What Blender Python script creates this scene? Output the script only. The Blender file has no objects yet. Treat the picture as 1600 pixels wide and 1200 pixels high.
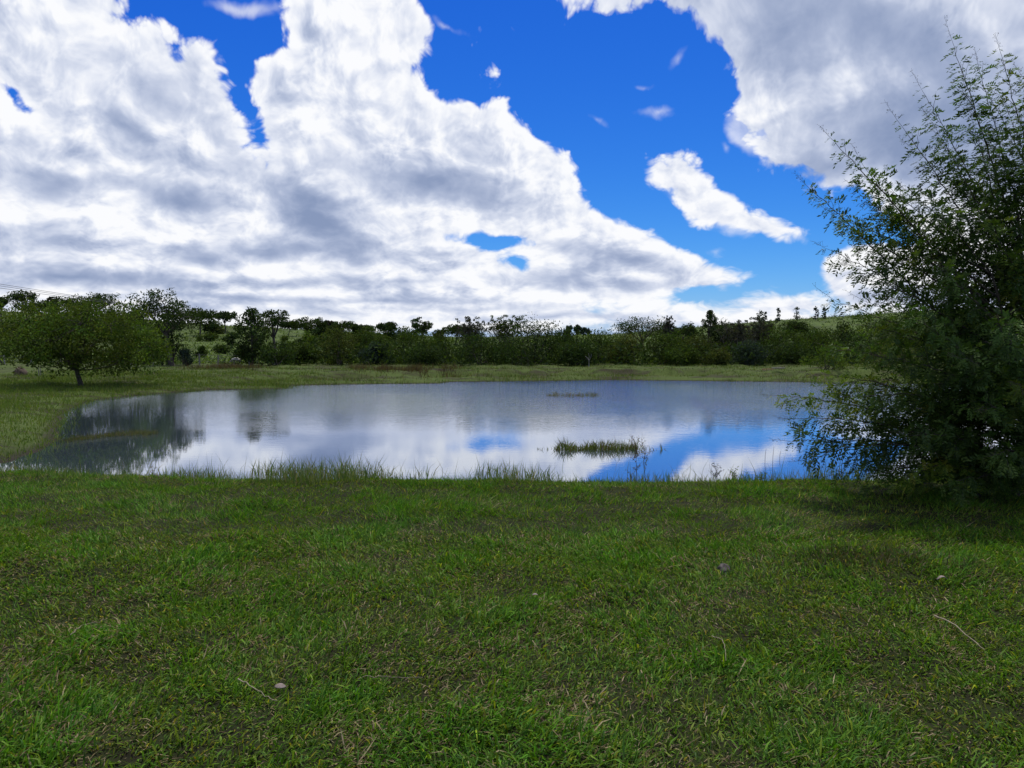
import bpy, math, random
import numpy as np
from mathutils import Vector, Matrix

scene = bpy.context.scene
COL = scene.collection
R = math.radians

# ------------------------------------------------------------------ camera
F_PX = 1202.0                  # focal length in pixels of the 1600 px wide photograph
PITCH = math.atan(65 / F_PX)   # looking slightly down, horizon a little above the middle
EYE = 1.65
cam_data = bpy.data.cameras.new('camera')
cam_data.sensor_fit = 'HORIZONTAL'
cam_data.sensor_width = 36.0
cam_data.lens = 36.0 * F_PX / 1600.0
cam_data.clip_start = 0.05
cam_data.clip_end = 6000.0
cam = bpy.data.objects.new('camera', cam_data)
cam.location = (0, 0, EYE)
cam.rotation_euler = (R(90) - PITCH, 0, 0)
COL.objects.link(cam)
scene.camera = cam


def ray(px, py):
    """world direction of a photograph pixel, scaled so that y == 1"""
    x = (px - 800.0) / F_PX
    z = (600.0 - py) / F_PX
    c, s = math.cos(PITCH), math.sin(PITCH)
    y = c + z * s
    zz = z * c - s
    return x / y, zz / y


def on_level(px, py, z):
    a, b = ray(px, py)
    d = (z - EYE) / b
    return a * d, d


def at(px, py, dist):
    a, b = ray(px, py)
    return Vector((a * dist, dist, EYE + b * dist))


# ------------------------------------------------------------------ render look
vs = scene.view_settings
scene.display_settings.display_device = 'sRGB'
vs.view_transform = 'Standard'
vs.look = 'None'
vs.exposure = 0.3
vs.gamma = 1.0
vs.use_curve_mapping = False
scene.cycles.use_denoising = True
scene.cycles.max_bounces = 6
scene.cycles.diffuse_bounces = 2
scene.cycles.glossy_bounces = 3
scene.cycles.transmission_bounces = 3
scene.cycles.transparent_max_bounces = 8
scene.cycles.sample_clamp_direct = 3.0
scene.cycles.sample_clamp_indirect = 3.0
scene.cycles.caustics_reflective = False
scene.cycles.caustics_refractive = False

SUN_EL, SUN_AZ = R(66), R(12)      # azimuth from +Y towards +X

# ------------------------------------------------------------------ sun (veiled by cloud)
sun_data = bpy.data.lights.new('sun', 'SUN')
sun_data.energy = 2.8
sun_data.angle = R(3)
sun_data.color = (1.0, 0.95, 0.86)
sun = bpy.data.objects.new('sun', sun_data)
sv = Vector((math.sin(SUN_AZ) * math.cos(SUN_EL), math.cos(SUN_AZ) * math.cos(SUN_EL), math.sin(SUN_EL)))
sun.rotation_euler = sv.to_track_quat('Z', 'Y').to_euler()
sun.location = (0, 0, 30)
COL.objects.link(sun)


# ------------------------------------------------------------------ a tiny node language
class N:
    """wraps a node tree; sockets combine with python operators"""
    def __init__(self, tree):
        self.t = tree

    def node(self, kind, **kw):
        n = self.t.nodes.new(kind)
        for k, v in kw.items():
            setattr(n, k, v)
        return n

    def put(self, sock, v):
        if isinstance(v, S):
            self.t.links.new(v.s, sock)
        elif v is not None:
            sock.default_value = v

    def math(self, op, a, b=None, c=None, clamp=False):
        n = self.node('ShaderNodeMath', operation=op, use_clamp=clamp)
        for i, v in enumerate((a, b, c)):
            self.put(n.inputs[i], v)
        return S(self, n.outputs[0])

    def vmath(self, op, a, b=None, scale=None):
        n = self.node('ShaderNodeVectorMath', operation=op)
        self.put(n.inputs[0], a)
        if b is not None:
            self.put(n.inputs[1], b)
        if scale is not None:
            self.put(n.inputs['Scale'], scale)
        out = 'Value' if op in ('LENGTH', 'DOT_PRODUCT', 'DISTANCE') else 'Vector'
        return S(self, n.outputs[out])

    def xyz(self, x, y, z):
        n = self.node('ShaderNodeCombineXYZ')
        for i, v in enumerate((x, y, z)):
            self.put(n.inputs[i], v)
        return S(self, n.outputs[0])

    def sep(self, v):
        n = self.node('ShaderNodeSeparateXYZ')
        self.put(n.inputs[0], v)
        return [S(self, o) for o in n.outputs]

    def step(self, v, lo, hi, a=0.0, b=1.0, kind='SMOOTHSTEP'):
        n = self.node('ShaderNodeMapRange', interpolation_type=kind)
        for i, x in enumerate((v, lo, hi, a, b)):
            self.put(n.inputs[i], x)
        return S(self, n.outputs[0])

    def noise(self, vec, scale, detail=4.0, rough=0.5, lac=2.0, dist=0.0, out=0, dim='3D'):
        n = self.node('ShaderNodeTexNoise', noise_dimensions=dim)
        self.put(n.inputs['Vector'], vec)
        self.put(n.inputs['Scale'], scale)
        self.put(n.inputs['Detail'], detail)
        self.put(n.inputs['Roughness'], rough)
        self.put(n.inputs['Lacunarity'], lac)
        self.put(n.inputs['Distortion'], dist)
        return S(self, n.outputs[out])

    def billow(self, vec, scale, detail=2.0, rough=0.5, smooth=0.5):
        n = self.node('ShaderNodeTexVoronoi', feature='F1', voronoi_dimensions='2D')
        n.normalize = True
        self.put(n.inputs['Vector'], vec)
        self.put(n.inputs['Scale'], scale)
        self.put(n.inputs['Detail'], detail)
        self.put(n.inputs['Roughness'], rough)
        return S(self, n.outputs['Distance'])

    def mix(self, f, a, b):
        n = self.node('ShaderNodeMix', data_type='RGBA')
        self.put(n.inputs[0], f)
        for i, v in ((6, a), (7, b)):
            if isinstance(v, S):
                self.put(n.inputs[i], v)
            else:
                n.inputs[i].default_value = (*v, 1.0)
        return S(self, n.outputs[2])

    def geom(self, name):
        return S(self, self.node('ShaderNodeNewGeometry').outputs[name])

    def attr(self, name, out='Color'):
        return S(self, self.node('ShaderNodeAttribute', attribute_name=name).outputs[out])


class S:
    def __init__(self, n, s):
        self.n, self.s = n, s
    def __add__(self, o): return self.n.math('ADD', self, o)
    __radd__ = __add__
    def __sub__(self, o): return self.n.math('SUBTRACT', self, o)
    def __rsub__(self, o): return self.n.math('SUBTRACT', o, self)
    def __mul__(self, o): return self.n.math('MULTIPLY', self, o)
    __rmul__ = __mul__
    def __truediv__(self, o): return self.n.math('DIVIDE', self, o)
    def max(self, o): return self.n.math('MAXIMUM', self, o)
    def min(self, o): return self.n.math('MINIMUM', self, o)


# ------------------------------------------------------------------ sky: clear blue and a broken cumulus deck
world = bpy.data.worlds.new('World')
scene.world = world
world.use_nodes = True
world.cycles.sampling_method = 'NONE'
wt = world.node_tree
wt.nodes.clear()
n = N(wt)
D = S(n, n.node('ShaderNodeTexCoord').outputs['Generated'])
dx, dy, dz = n.sep(D)
zc = dz.max(0.0)
# cloud coordinates: features shrink and flatten towards the horizon
den = zc + 0.20
az = n.math('ARCTAN2', dx, dy)
yy = dy.max(0.08)
s0, t0 = dx / yy, dz / yy


def deck(up, side):
    return n.xyz((az + side) * 1.9, n.math('LOGARITHM', zc + (0.17 + up), math.e) * 0.95, 0.0)


P = deck(0.0, 0.0)
wv = n.noise(P, 4.0, 4.0, 0.55, out=1, dim='2D')
wx, wy, wz = n.sep(wv)
squash = n.step(zc, 0.0, 0.30, 0.22, 1.0, 'LINEAR')
s1 = s0 + (wx - 0.5) * 0.065 * squash
t1 = t0 + (wy - 0.5) * 0.065 * squash
ST = n.xyz(s1, t1, 0.0)


def ellipse(cx, cy, rx, ry, rot):
    """1 - r/3 with r == 1 on the ellipse"""
    s, t = ray(cx, cy)
    m = n.node('ShaderNodeTexGradient', gradient_type='SPHERICAL')
    n.put(m.inputs['Vector'], ST)
    tm = m.texture_mapping
    tm.vector_type = 'TEXTURE'
    tm.translation = (s, t, 0)
    tm.rotation = (0, 0, -R(rot))
    tm.scale = (3 * rx / F_PX, 3 * ry / F_PX, 1)
    return S(n, m.outputs['Fac'])


BANKS = [  # px centre, half axes, tilt (clockwise in the picture)
    (152, 240, 346, 208, 43), (22, 60, 185, 200, 0), (548, 170, 142, 118, 0), (548, 20, 98, 95, 0), (592, 62, 76, 70, 0),
    (490, 128, 74, 56, 0), (712, 315, 215, 162, 37), (822, 355, 176, 90, 37), (975, 405, 190, 52, 20), (300, 390, 430, 130, 0),
    (640, 320, 230, 130, 10), (480, 455, 620, 55, 0), (980, 440, 175, 38, 6), (860, 410, 70, 50, 20), (700, 500, 700, 22, 0),
    (1290, -10, 420, 92, 9), (1440, 110, 290, 185, 0), (1240, 232, 74, 36, 0), (1370, 255, 150, 60, 0),
    (1042, 270, 46, 23, 12), (1092, 308, 58, 36, 35), (1185, 352, 66, 18, 8), (1130, 330, 50, 23, 25),
    (1230, 480, 100, 20, -4), (1350, 430, 62, 58, 0), (1500, 440, 170, 70, 0), (1190, 500, 260, 14, 0), (860, 478, 60, 20, 0),
    (1560, 280, 190, 120, 0), (-150, 250, 250, 400, 0), (1900, 250, 350, 300, 0),
]
HOLES = [
    (762, 374, 60, 12, 4), (812, 410, 24, 13, 20), (22, 162, 36, 11, 45), (1080, 462, 45, 10, -8), (1185, 442, 70, 14, -20), (1330, 320, 55, 20, 0),
]
WISPS = [
    (936, 184, 24, 8, 52), (1025, 173, 34, 10, 0), (1005, 127, 18, 7, 0), (390, 10, 80, 16, 0), (692, 40, 26, 9, 25),
    (785, 45, 12, 5, 40), (1058, 92, 22, 7, -55), (1137, 228, 9, 11, 0), (1110, 330, 95, 30, 30), (1240, 360, 25, 12, 40),
    (1180, 200, 50, 40, 50), (1120, 398, 20, 10, 0), (700, 205, 20, 8, 0),
]
DARK = [
    (250, 140, 95, 34, 38, .62), (195, 195, 100, 34, 28, .55), (85, 300, 70, 26, 6, .75), (275, 312, 66, 24, 12, .7), (360, 268, 60, 24, 20, .6),
    (500, 345, 105, 38, 30, .8), (420, 387, 72, 13, 0, .95), (520, 262, 90, 36, 20, .55), (650, 296, 150, 26, 4, .9), (540, 330, 60, 30, 20, .6),
    (110, 430, 190, 16, 4, .8), (330, 400, 60, 18, 0, .6), (860, 330, 70, 24, 15, .28), (985, 408, 100, 17, 6, .6), (890, 434, 40, 18, 0, .7),
    (1000, 443, 66, 11, 0, .6), (620, 440, 170, 9, 0, .6), (250, 434, 120, 14, 0, .5), (400, 466, 240, 7, 0, .55), (620, 468, 120, 6, 0, .6),
    (860, 495, 140, 5, 0, .4), (1340, 70, 300, 95, 12, 1.0), (1440, 190, 180, 85, 0, 1.0), (1300, 262, 110, 30, 0, .7), (1130, 10, 170, 26, 6, .4),
    (60, 90, 120, 50, 10, .30), (20, 250, 80, 30, 0, .45), (40, 370, 130, 20, 0, .5), (600, 190, 90, 40, 20, .22), (740, 250, 50, 20, 0, .25),
    (1110, 330, 45, 14, 10, .18), (1480, 470, 120, 16, 0, .5), (1700, 150, 250, 160, 0, .9), (700, 395, 60, 8, 0, .4), (720, 480, 130, 6, 0, .45),
]


def union(lst, k=0.02, steep=1.0):
    acc = None
    for cx, cy, rx, ry, rot in lst:
        q = min(rx, ry) / F_PX * steep
        d = n.math('MULTIPLY_ADD', ellipse(cx, cy, rx, ry, rot), 3 * q, -2 * q)
        acc = d if acc is None else n.math('SMOOTH_MAX', acc, d, k)
    return acc


bank = union(BANKS)
hole = union(HOLES, 0.012, 1.35)
wisp = union(WISPS, 0.004, 5.0)
dark = None
for cx, cy, rx, ry, rot, w in DARK:
    d = n.math('MULTIPLY_ADD', ellipse(cx, cy, rx, ry, rot), 3 * w * 0.80, w * 1.30 - 3 * w * 0.80)
    dark = d if dark is None else n.math('SMOOTH_MAX', dark, d, 0.25)
dark = n.math('MINIMUM', dark.max(0.0), 1.0)

# billows, one group evaluated at the point and a little towards the sun
g = bpy.data.node_groups.new('billows', 'ShaderNodeTree')
g.interface.new_socket('Vector', in_out='INPUT', socket_type='NodeSocketVector')
g.interface.new_socket('Value', in_out='OUTPUT', socket_type='NodeSocketFloat')
gn = N(g)
gi, go = gn.node('NodeGroupInput'), gn.node('NodeGroupOutput')
gv = S(gn, gi.outputs[0])
warp = gn.noise(gv, 7.0, 2.0, 0.5, out=1, dim='2D')
gv2 = gn.vmath('ADD', gv, gn.vmath('SCALE', gn.vmath('SUBTRACT', warp, (0.5, 0.5, 0.5)), scale=0.09))
b1 = 1.0 - gn.billow(gv2, 6.0, 4.0, 0.60) * 1.25
f1 = gn.noise(gv2, 5.0, 9.0, 0.57, dim='2D')
gn.put(go.inputs[0], b1 * 0.52 + f1 * 0.48)


def billows(vec):
    m = n.node('ShaderNodeGroup')
    m.node_tree = g
    n.put(m.inputs[0], vec)
    return S(n, m.outputs[0])


B0 = billows(P)
B1 = billows(deck(0.012, 0.010))
amp = n.step(zc, 0.0, 0.30, 0.036, 0.115, 'LINEAR')
cover = n.math('SMOOTH_MIN', bank - 0.004, hole * -1.0, 0.01)
dens = cover + (B0 - 0.50) * amp
wd = wisp + (B0 - 0.60) * 0.16
alpha = n.step(dens, -0.002, 0.009).max(n.step(wd, -0.006, 0.06) * 0.6)


def cloud_colour(shade):
    ramp = n.node('ShaderNodeValToRGB')
    cr = ramp.color_ramp
    cr.interpolation = 'B_SPLINE'
    cr.elements[0].position, cr.elements[0].color = 0.0, (0.98, 0.985, 1.0, 1)
    cr.elements[1].position, cr.elements[1].color = 1.0, (0.21, 0.28, 0.46, 1)
    for pos, c in ((0.15, (0.84, 0.87, 0.95)), (0.32, (0.68, 0.73, 0.86)), (0.6, (0.42, 0.49, 0.67))):
        e = cr.elements.new(pos)
        e.color = (*c, 1)
    n.put(ramp.inputs[0], shade)
    return S(n, ramp.outputs[0])


# light from above: bright towards the rims and on the upper sides, grey where the deck is thick
lit = (B0 - B1)
thick = n.step(dens, 0.0, 0.065)
veil = n.noise(P, 3.6, 5.0, 0.55, dim='2D')
relief = (1.8 + thick * 3.0) * (1.0 - dark * 0.70)
shade = dark * (0.68 + (veil - 0.5) * 0.9) + thick * 0.27 + (veil - 0.48) * 1.3 * thick - lit * relief + 0.05
shade = n.math('MINIMUM', shade.max(0.0), 1.0)
cloud = cloud_colour(shade)

sky = n.node('ShaderNodeTexSky', sky_type='NISHITA')
sky.sun_disc = False
sky.sun_elevation = SUN_EL
sky.sun_rotation = SUN_AZ
sky.altitude = 700
sky.air_density = 1.0
sky.dust_density = 0.3
sky.ozone_density = 2.5
# the phone's rendering of that blue: deep overhead, pale low down
sr, sg, sb = n.sep(n.vmath('SCALE', S(n, sky.outputs[0]), scale=0.15))
blue = n.xyz(n.math('POWER', sr, 2.2) * 0.265, n.math('POWER', sg, 1.43) * 0.41, n.math('POWER', sb, 0.67) * 0.78)

# outside the frame the same deck goes on, its coverage from a broad noise
Q = n.xyz(dx / den, dy / den, 0.0)
broad = n.noise(Q, 0.9, 6.0, 0.55, dim='2D')
alpha_b = n.step(broad, 0.47, 0.53)
cloud_b = cloud_colour(n.step(broad, 0.50, 0.72, 0.0, 0.9))

hor = n.vmath('LENGTH', n.xyz(dx, dy, 0.0)).max(0.02)
front = n.step(dy / hor, 0.66, 0.80) * n.step(t0, 0.75, 0.55)


def background(colour):
    b = n.node('ShaderNodeBackground')
    n.put(b.inputs['Color'], colour)
    b.inputs['Strength'].default_value = 0.82
    return b.outputs[0]


mx = n.node('ShaderNodeMixShader')
n.put(mx.inputs[0], front)
wt.links.new(background(n.mix(alpha_b, blue, cloud_b)), mx.inputs[1])
wt.links.new(background(n.mix(alpha, blue, cloud)), mx.inputs[2])
wo = n.node('ShaderNodeOutputWorld')
wt.links.new(mx.outputs[0], wo.inputs[0])

# ================================================================== helpers
rng = np.random.default_rng(11)


def hash01(ix, iy, seed):
    h = (ix.astype(np.int64) * 374761393 + iy.astype(np.int64) * 668265263 + seed * 974634777) & 0xffffffff
    h = ((h ^ (h >> 13)) * 1274126177) & 0xffffffff
    h = (h ^ (h >> 16)) & 0xffffffff
    return h / 4294967295.0


def vnoise(x, y, seed=0):
    x, y = np.asarray(x, float), np.asarray(y, float)
    ix, iy = np.floor(x), np.floor(y)
    fx, fy = x - ix, y - iy
    fx, fy = fx * fx * (3 - 2 * fx), fy * fy * (3 - 2 * fy)
    a = hash01(ix, iy, seed) * (1 - fx) + hash01(ix + 1, iy, seed) * fx
    b = hash01(ix, iy + 1, seed) * (1 - fx) + hash01(ix + 1, iy + 1, seed) * fx
    return a * (1 - fy) + b * fy


def fbm(x, y, octv=4, seed=0, rough=0.5):
    t, a, s = 0.0, 1.0, 0.0
    for i in range(octv):
        t = t + a * vnoise(np.asarray(x) * 2 ** i + 17.3 * i, np.asarray(y) * 2 ** i - 9.1 * i, seed + i)
        s += a
        a *= rough
    return t / s


def sstep(v, lo, hi):
    t = np.clip((v - lo) / (hi - lo), 0, 1)
    return t * t * (3 - 2 * t)


def mesh_from(name, verts, faces, cols=None, smooth=False):
    """verts (n,3), faces (m,3) or (m,4) arrays; cols (n,3) point colours named Col"""
    me = bpy.data.meshes.new(name)
    verts = np.ascontiguousarray(verts, dtype=np.float32)
    faces = np.ascontiguousarray(faces, dtype=np.int32)
    k = faces.shape[1]
    me.vertices.add(len(verts))
    me.vertices.foreach_set('co', verts.ravel())
    me.loops.add(faces.size)
    me.loops.foreach_set('vertex_index', faces.ravel())
    me.polygons.add(len(faces))
    me.polygons.foreach_set('loop_start', np.arange(0, faces.size, k, dtype=np.int32))
    me.polygons.foreach_set('loop_total', np.full(len(faces), k, dtype=np.int32))
    if smooth:
        me.polygons.foreach_set('use_smooth', np.ones(len(faces), dtype=bool))
    me.update(calc_edges=True)
    if cols is not None:
        a = me.attributes.new('Col', 'FLOAT_COLOR', 'POINT')
        c = np.ones((len(verts), 4), dtype=np.float32)
        c[:, :3] = cols
        a.data.foreach_set('color', c.ravel())
    return me


def link(name, me, mat=None, parent=None, loc=None, **props):
    o = bpy.data.objects.new(name, me)
    if mat is not None and me is not None:
        if not me.materials:
            me.materials.append(mat)
    if parent is not None:
        o.parent = parent
    if loc is not None:
        o.location = loc
    for k, v in props.items():
        o[k] = v
    COL.objects.link(o)
    return o


def tubes(paths, sides=5):
    """paths: list of (points (k,3), radii (k,)) -> verts, quad faces"""
    V, Fc, base = [], [], 0
    ang = np.arange(sides) / sides * 2 * np.pi
    for pts, rad in paths:
        pts = np.asarray(pts, float)
        k = len(pts)
        tan = np.gradient(pts, axis=0)
        tan /= np.linalg.norm(tan, axis=1, keepdims=True) + 1e-9
        ref = np.where(np.abs(tan[:, 2:3]) > 0.9, np.array([[1.0, 0, 0]]), np.array([[0, 0, 1.0]]))
        u = np.cross(tan, ref)
        u /= np.linalg.norm(u, axis=1, keepdims=True) + 1e-9
        w = np.cross(tan, u)
        ring = pts[:, None, :] + np.asarray(rad)[:, None, None] * (u[:, None, :] * np.cos(ang)[None, :, None] + w[:, None, :] * np.sin(ang)[None, :, None])
        V.append(ring.reshape(-1, 3))
        i = np.arange(k - 1)[:, None] * sides
        j = np.arange(sides)[None, :]
        j2 = (j + 1) % sides
        q = np.stack([base + i + j, base + i + j2, base + i + sides + j2, base + i + sides + j], axis=-1).reshape(-1, 4)
        Fc.append(q)
        base += k * sides
    return np.concatenate(V), np.concatenate(Fc)


# ================================================================== materials
def new_mat(name):
    m = bpy.data.materials.new(name)
    m.use_nodes = True
    m.node_tree.nodes.clear()
    k = N(m.node_tree)
    out = k.node('ShaderNodeOutputMaterial')
    return m, k, out


def leaf_mat(name, translucent=0.35, gloss=0.06, rough=0.45):
    """colour from the leaf's own attribute; leaves let some light through"""
    m, k, out = new_mat(name)
    c = k.attr('Col')
    d = k.node('ShaderNodeBsdfDiffuse')
    k.put(d.inputs['Color'], c)
    t = k.node('ShaderNodeBsdfTranslucent')
    tint = k.node('ShaderNodeMix', data_type='RGBA', blend_type='MULTIPLY')
    tint.inputs[0].default_value = 1.0
    k.put(tint.inputs[6], c)
    tint.inputs[7].default_value = (1.2, 1.3, 0.4, 1)
    k.put(t.inputs['Color'], S(k, tint.outputs[2]))
    a = k.node('ShaderNodeMixShader')
    a.inputs[0].default_value = translucent
    m.node_tree.links.new(d.outputs[0], a.inputs[1])
    m.node_tree.links.new(t.outputs[0], a.inputs[2])
    gl = k.node('ShaderNodeBsdfGlossy')
    gl.inputs['Roughness'].default_value = rough
    gl.inputs['Color'].default_value = (0.9, 0.95, 1.0, 1)
    b = k.node('ShaderNodeMixShader')
    b.inputs[0].default_value = gloss
    m.node_tree.links.new(a.outputs[0], b.inputs[1])
    m.node_tree.links.new(gl.outputs[0], b.inputs[2])
    m.node_tree.links.new(b.outputs[0], out.inputs[0])
    return m


def rough_mat(name, col_a, col_b, scale=8.0, rough=0.9, bump=0.3, stretch=(1, 1, 1)):
    m, k, out = new_mat(name)
    co = S(k, k.node('ShaderNodeTexCoord').outputs['Object'])
    co = k.vmath('MULTIPLY', co, stretch)
    f = k.noise(co, scale, 6.0, 0.6)
    p = k.node('ShaderNodeBsdfPrincipled')
    k.put(p.inputs['Base Color'], k.mix(k.step(f, 0.35, 0.65), col_a, col_b))
    p.inputs['Roughness'].default_value = rough
    bp = k.node('ShaderNodeBump')
    bp.inputs['Strength'].default_value = bump
    bp.inputs['Distance'].default_value = 0.02
    k.put(bp.inputs['Height'], f)
    m.node_tree.links.new(bp.outputs[0], p.inputs['Normal'])
    m.node_tree.links.new(p.outputs[0], out.inputs[0])
    return m


M_LAWN = leaf_mat('lawn_blade', 0.30, 0.007, 0.5)
M_REED = leaf_mat('reed_blade', 0.30, 0.007, 0.5)
M_LEAF = leaf_mat('tree_leaf', 0.30, 0.003, 0.55)
M_NEAR = leaf_mat('feather_leaf', 0.35, 0.010, 0.45)
M_BARK = rough_mat('bark', (0.035, 0.028, 0.022), (0.10, 0.085, 0.07), 14, 0.95, 0.6, (1, 1, 0.25))
M_TWIG = rough_mat('twig_bark', (0.03, 0.026, 0.018), (0.07, 0.06, 0.04), 20, 0.9, 0.2)
M_WOOD = rough_mat('weathered_post', (0.16, 0.15, 0.13), (0.32, 0.30, 0.27), 18, 0.9, 0.4, (1, 1, 0.2))
M_CONC = rough_mat('pole_concrete', (0.26, 0.26, 0.25), (0.38, 0.37, 0.35), 6, 0.9, 0.2)
M_WIRE = rough_mat('wire', (0.05, 0.05, 0.05), (0.09, 0.09, 0.09), 5, 0.6, 0.0)
M_SOIL = rough_mat('mound_soil', (0.05, 0.035, 0.022), (0.12, 0.085, 0.055), 12, 0.95, 0.8)
M_CLAY = rough_mat('red_clay', (0.10, 0.040, 0.022), (0.20, 0.085, 0.045), 5, 0.95, 0.6)
M_SAND = rough_mat('pale_earth', (0.10, 0.08, 0.055), (0.18, 0.145, 0.10), 4, 0.95, 0.5)
M_HIDE = rough_mat('white_hide', (0.34, 0.33, 0.31), (0.46, 0.45, 0.42), 5, 0.9, 0.1)
M_STONE = rough_mat('dark_stone', (0.045, 0.038, 0.032), (0.13, 0.11, 0.095), 30, 0.9, 0.6)
M_DRY = rough_mat('dry_stalk', (0.16, 0.13, 0.08), (0.28, 0.235, 0.15), 30, 0.8, 0.2)
M_PALE = rough_mat('pale_dry_leaf', (0.15, 0.12, 0.10), (0.27, 0.22, 0.19), 30, 0.8, 0.3)

# ================================================================== the land
WATER_Z = -0.50
far_px = [(-330, 738), (-60, 734), (18, 722), (70, 703), (92, 691), (96, 668), (108, 642), (146, 626), (240, 616), (330, 609.5), (446, 607.5),
          (453, 602.5), (600, 600), (688, 599.5), (702, 597), (850, 595.5), (940, 594), (1240, 597), (1400, 599), (1750, 606), (2100, 640)]
POND = [on_level(x, y, WATER_Z) for x, y in far_px]
POND += [(16.0, 15.0), (13.5, 12.6), (10, 12.0), (7.6, 11.6), (5, 11.25), (2.5, 11.15), (0, 11.1), (-2.5, 11.2), (-4.6, 11.5), (-6.5, 11.75), (-8.5, 12.0), (-11.5, 12.1)]
POND = np.array(POND)


def pond_sd(x, y):
    """signed distance to the shoreline, positive on land"""
    x, y = np.asarray(x, float), np.asarray(y, float)
    d2 = np.full(x.shape, 1e18)
    inside = np.zeros(x.shape, bool)
    m = len(POND)
    for i in range(m):
        ax, ay = POND[i]
        bx, by = POND[(i + 1) % m]
        ex, ey = bx - ax, by - ay
        t = np.clip(((x - ax) * ex + (y - ay) * ey) / (ex * ex + ey * ey), 0, 1)
        d2 = np.minimum(d2, (x - ax - t * ex) ** 2 + (y - ay - t * ey) ** 2)
        cond = ((ay > y) != (by > y)) & (x < (bx - ax) * (y - ay) / (by - ay + 1e-12) + ax)
        inside ^= cond
    d = np.sqrt(d2)
    return np.where(inside, -d, d)


SKYLINE = np.array([(-900, 492), (-200, 488), (0, 490), (150, 497), (300, 506), (450, 516), (600, 524), (700, 527), (800, 526), (950, 523.5),
                    (1100, 512), (1200, 503), (1320, 496), (1500, 487), (1800, 482), (2500, 490)], float)
SKY_S = np.array([ray(a, b)[0] for a, b in SKYLINE])
SKY_T = np.array([ray(a, b)[1] for a, b in SKYLINE])
MOUNDS = [  # world x, y, radius, height
    (on_level(1400, 878, 0.05) + (0.42, 0.075)), (on_level(1310, 868, 0.03) + (0.25, 0.05)), (on_level(960, 915, 0.0) + (0.35, 0.04)),
    (on_level(500, 905, 0.02) + (0.45, 0.05)), (on_level(905, 772, 0.02) + (0.40, 0.05)), (on_level(1165, 812, 0.02) + (0.40, 0.05)),
    (on_level(60, 880, 0.02) + (0.5, 0.05)), (on_level(560, 795, 0.02) + (0.5, 0.05)), (on_level(1215, 770, 0.02) + (0.5, 0.07)),
    (on_level(330, 1130, 0.02) + (0.35, 0.04)), (on_level(720, 800, 0.02) + (0.45, 0.03)),
]


def height(x, y):
    x, y = np.asarray(x, float), np.asarray(y, float)
    sd = pond_sd(x, y)
    wob = (fbm(x * 0.55, y * 0.55, 3, 5) - 0.5)
    near = sstep(-y, -14.0, -11.0) * sstep(x, -13.0, -8.0)
    left = sstep(-x, 5.0, 9.0) * (1 - near)
    left = left * sstep(-y, -44, -36)
    far = np.clip(1 - near - left, 0, 1)
    r_near = 0.50 * sstep(sd, 0.0, 2.3)
    r_left = 0.10 * sstep(sd, 0.0, 1.0) + 0.020 * np.clip(sd, 0, 30)
    r_far = 0.20 * sstep(sd, 0.0, 1.2) + 0.34 * sstep(sd + wob * 2.6, 2.0, 3.2) + 0.08 * sstep(sd, 4.0, 7.0)
    z = WATER_Z + near * r_near + left * r_left + far * r_far
    z = np.where(sd < 0, WATER_Z + np.maximum(sd * 0.45, -1.3), z)
    land = sstep(sd, 0.3, 2.0)
    z = z + land * near * ((fbm(x * 1.1, y * 1.1, 3, 2) - 0.5) * 0.10 + (vnoise(x * 4.5, y * 4.5, 9) - 0.5) * 0.030)
    z = z + land * (1 - near) * (wob * 0.22 + (vnoise(x * 1.7, y * 1.7, 3) - 0.5) * 0.12)
    for mx_, my_, mr, mh in MOUNDS:
        z = z + mh * np.exp(-((x - mx_) ** 2 + (y - my_) ** 2) / (mr * mr))
    # the ground swells to low hills behind
    d = np.maximum(y, 1.0)
    s = x / d
    t = np.interp(s, SKY_S, SKY_T)
    dist = np.hypot(x, y)
    crest = EYE + t * 185.0
    up = sstep(d, 52.0, 185.0)
    z = z + up * (crest - 0.1) + up * (fbm(x * 0.03, y * 0.03, 3, 8) - 0.5) * 1.2
    z = z - sstep(dist, 400.0, 3000.0) * 4.0
    # behind the viewer the lawn simply goes on
    return z


def ground_hit(px, py, d0=2.0, d1=400.0):
    a, b = ray(px, py)
    d = np.geomspace(d0, d1, 2500)
    h = height(a * d, d)
    hit = np.nonzero(EYE + b * d <= h)[0]
    i = hit[0] if len(hit) else len(d) - 1
    return Vector((a * d[i], d[i], float(h[i])))


def hz(x, y):
    return float(height(np.array([x]), np.array([y]))[0])


rows = np.concatenate([np.arange(-8, 1.5, 0.5), np.arange(1.5, 13.5, 0.13), np.arange(13.5, 60, 0.30), np.geomspace(60, 230, 90), np.geomspace(235, 3500, 40)])
cols_s = np.linspace(-1.25, 1.25, 300)
cols_s = np.sign(cols_s) * np.abs(cols_s) ** 1.15
gy, gs = np.meshgrid(rows, cols_s, indexing='ij')
gx = gs * (np.abs(gy) + 9.0)
gz = height(gx, gy)
nr, nc = gx.shape
ii = (np.arange(nr - 1)[:, None] * nc + np.arange(nc - 1)[None, :]).ravel()
gf = np.stack([ii, ii + 1, ii + nc + 1, ii + nc], axis=1)

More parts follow.
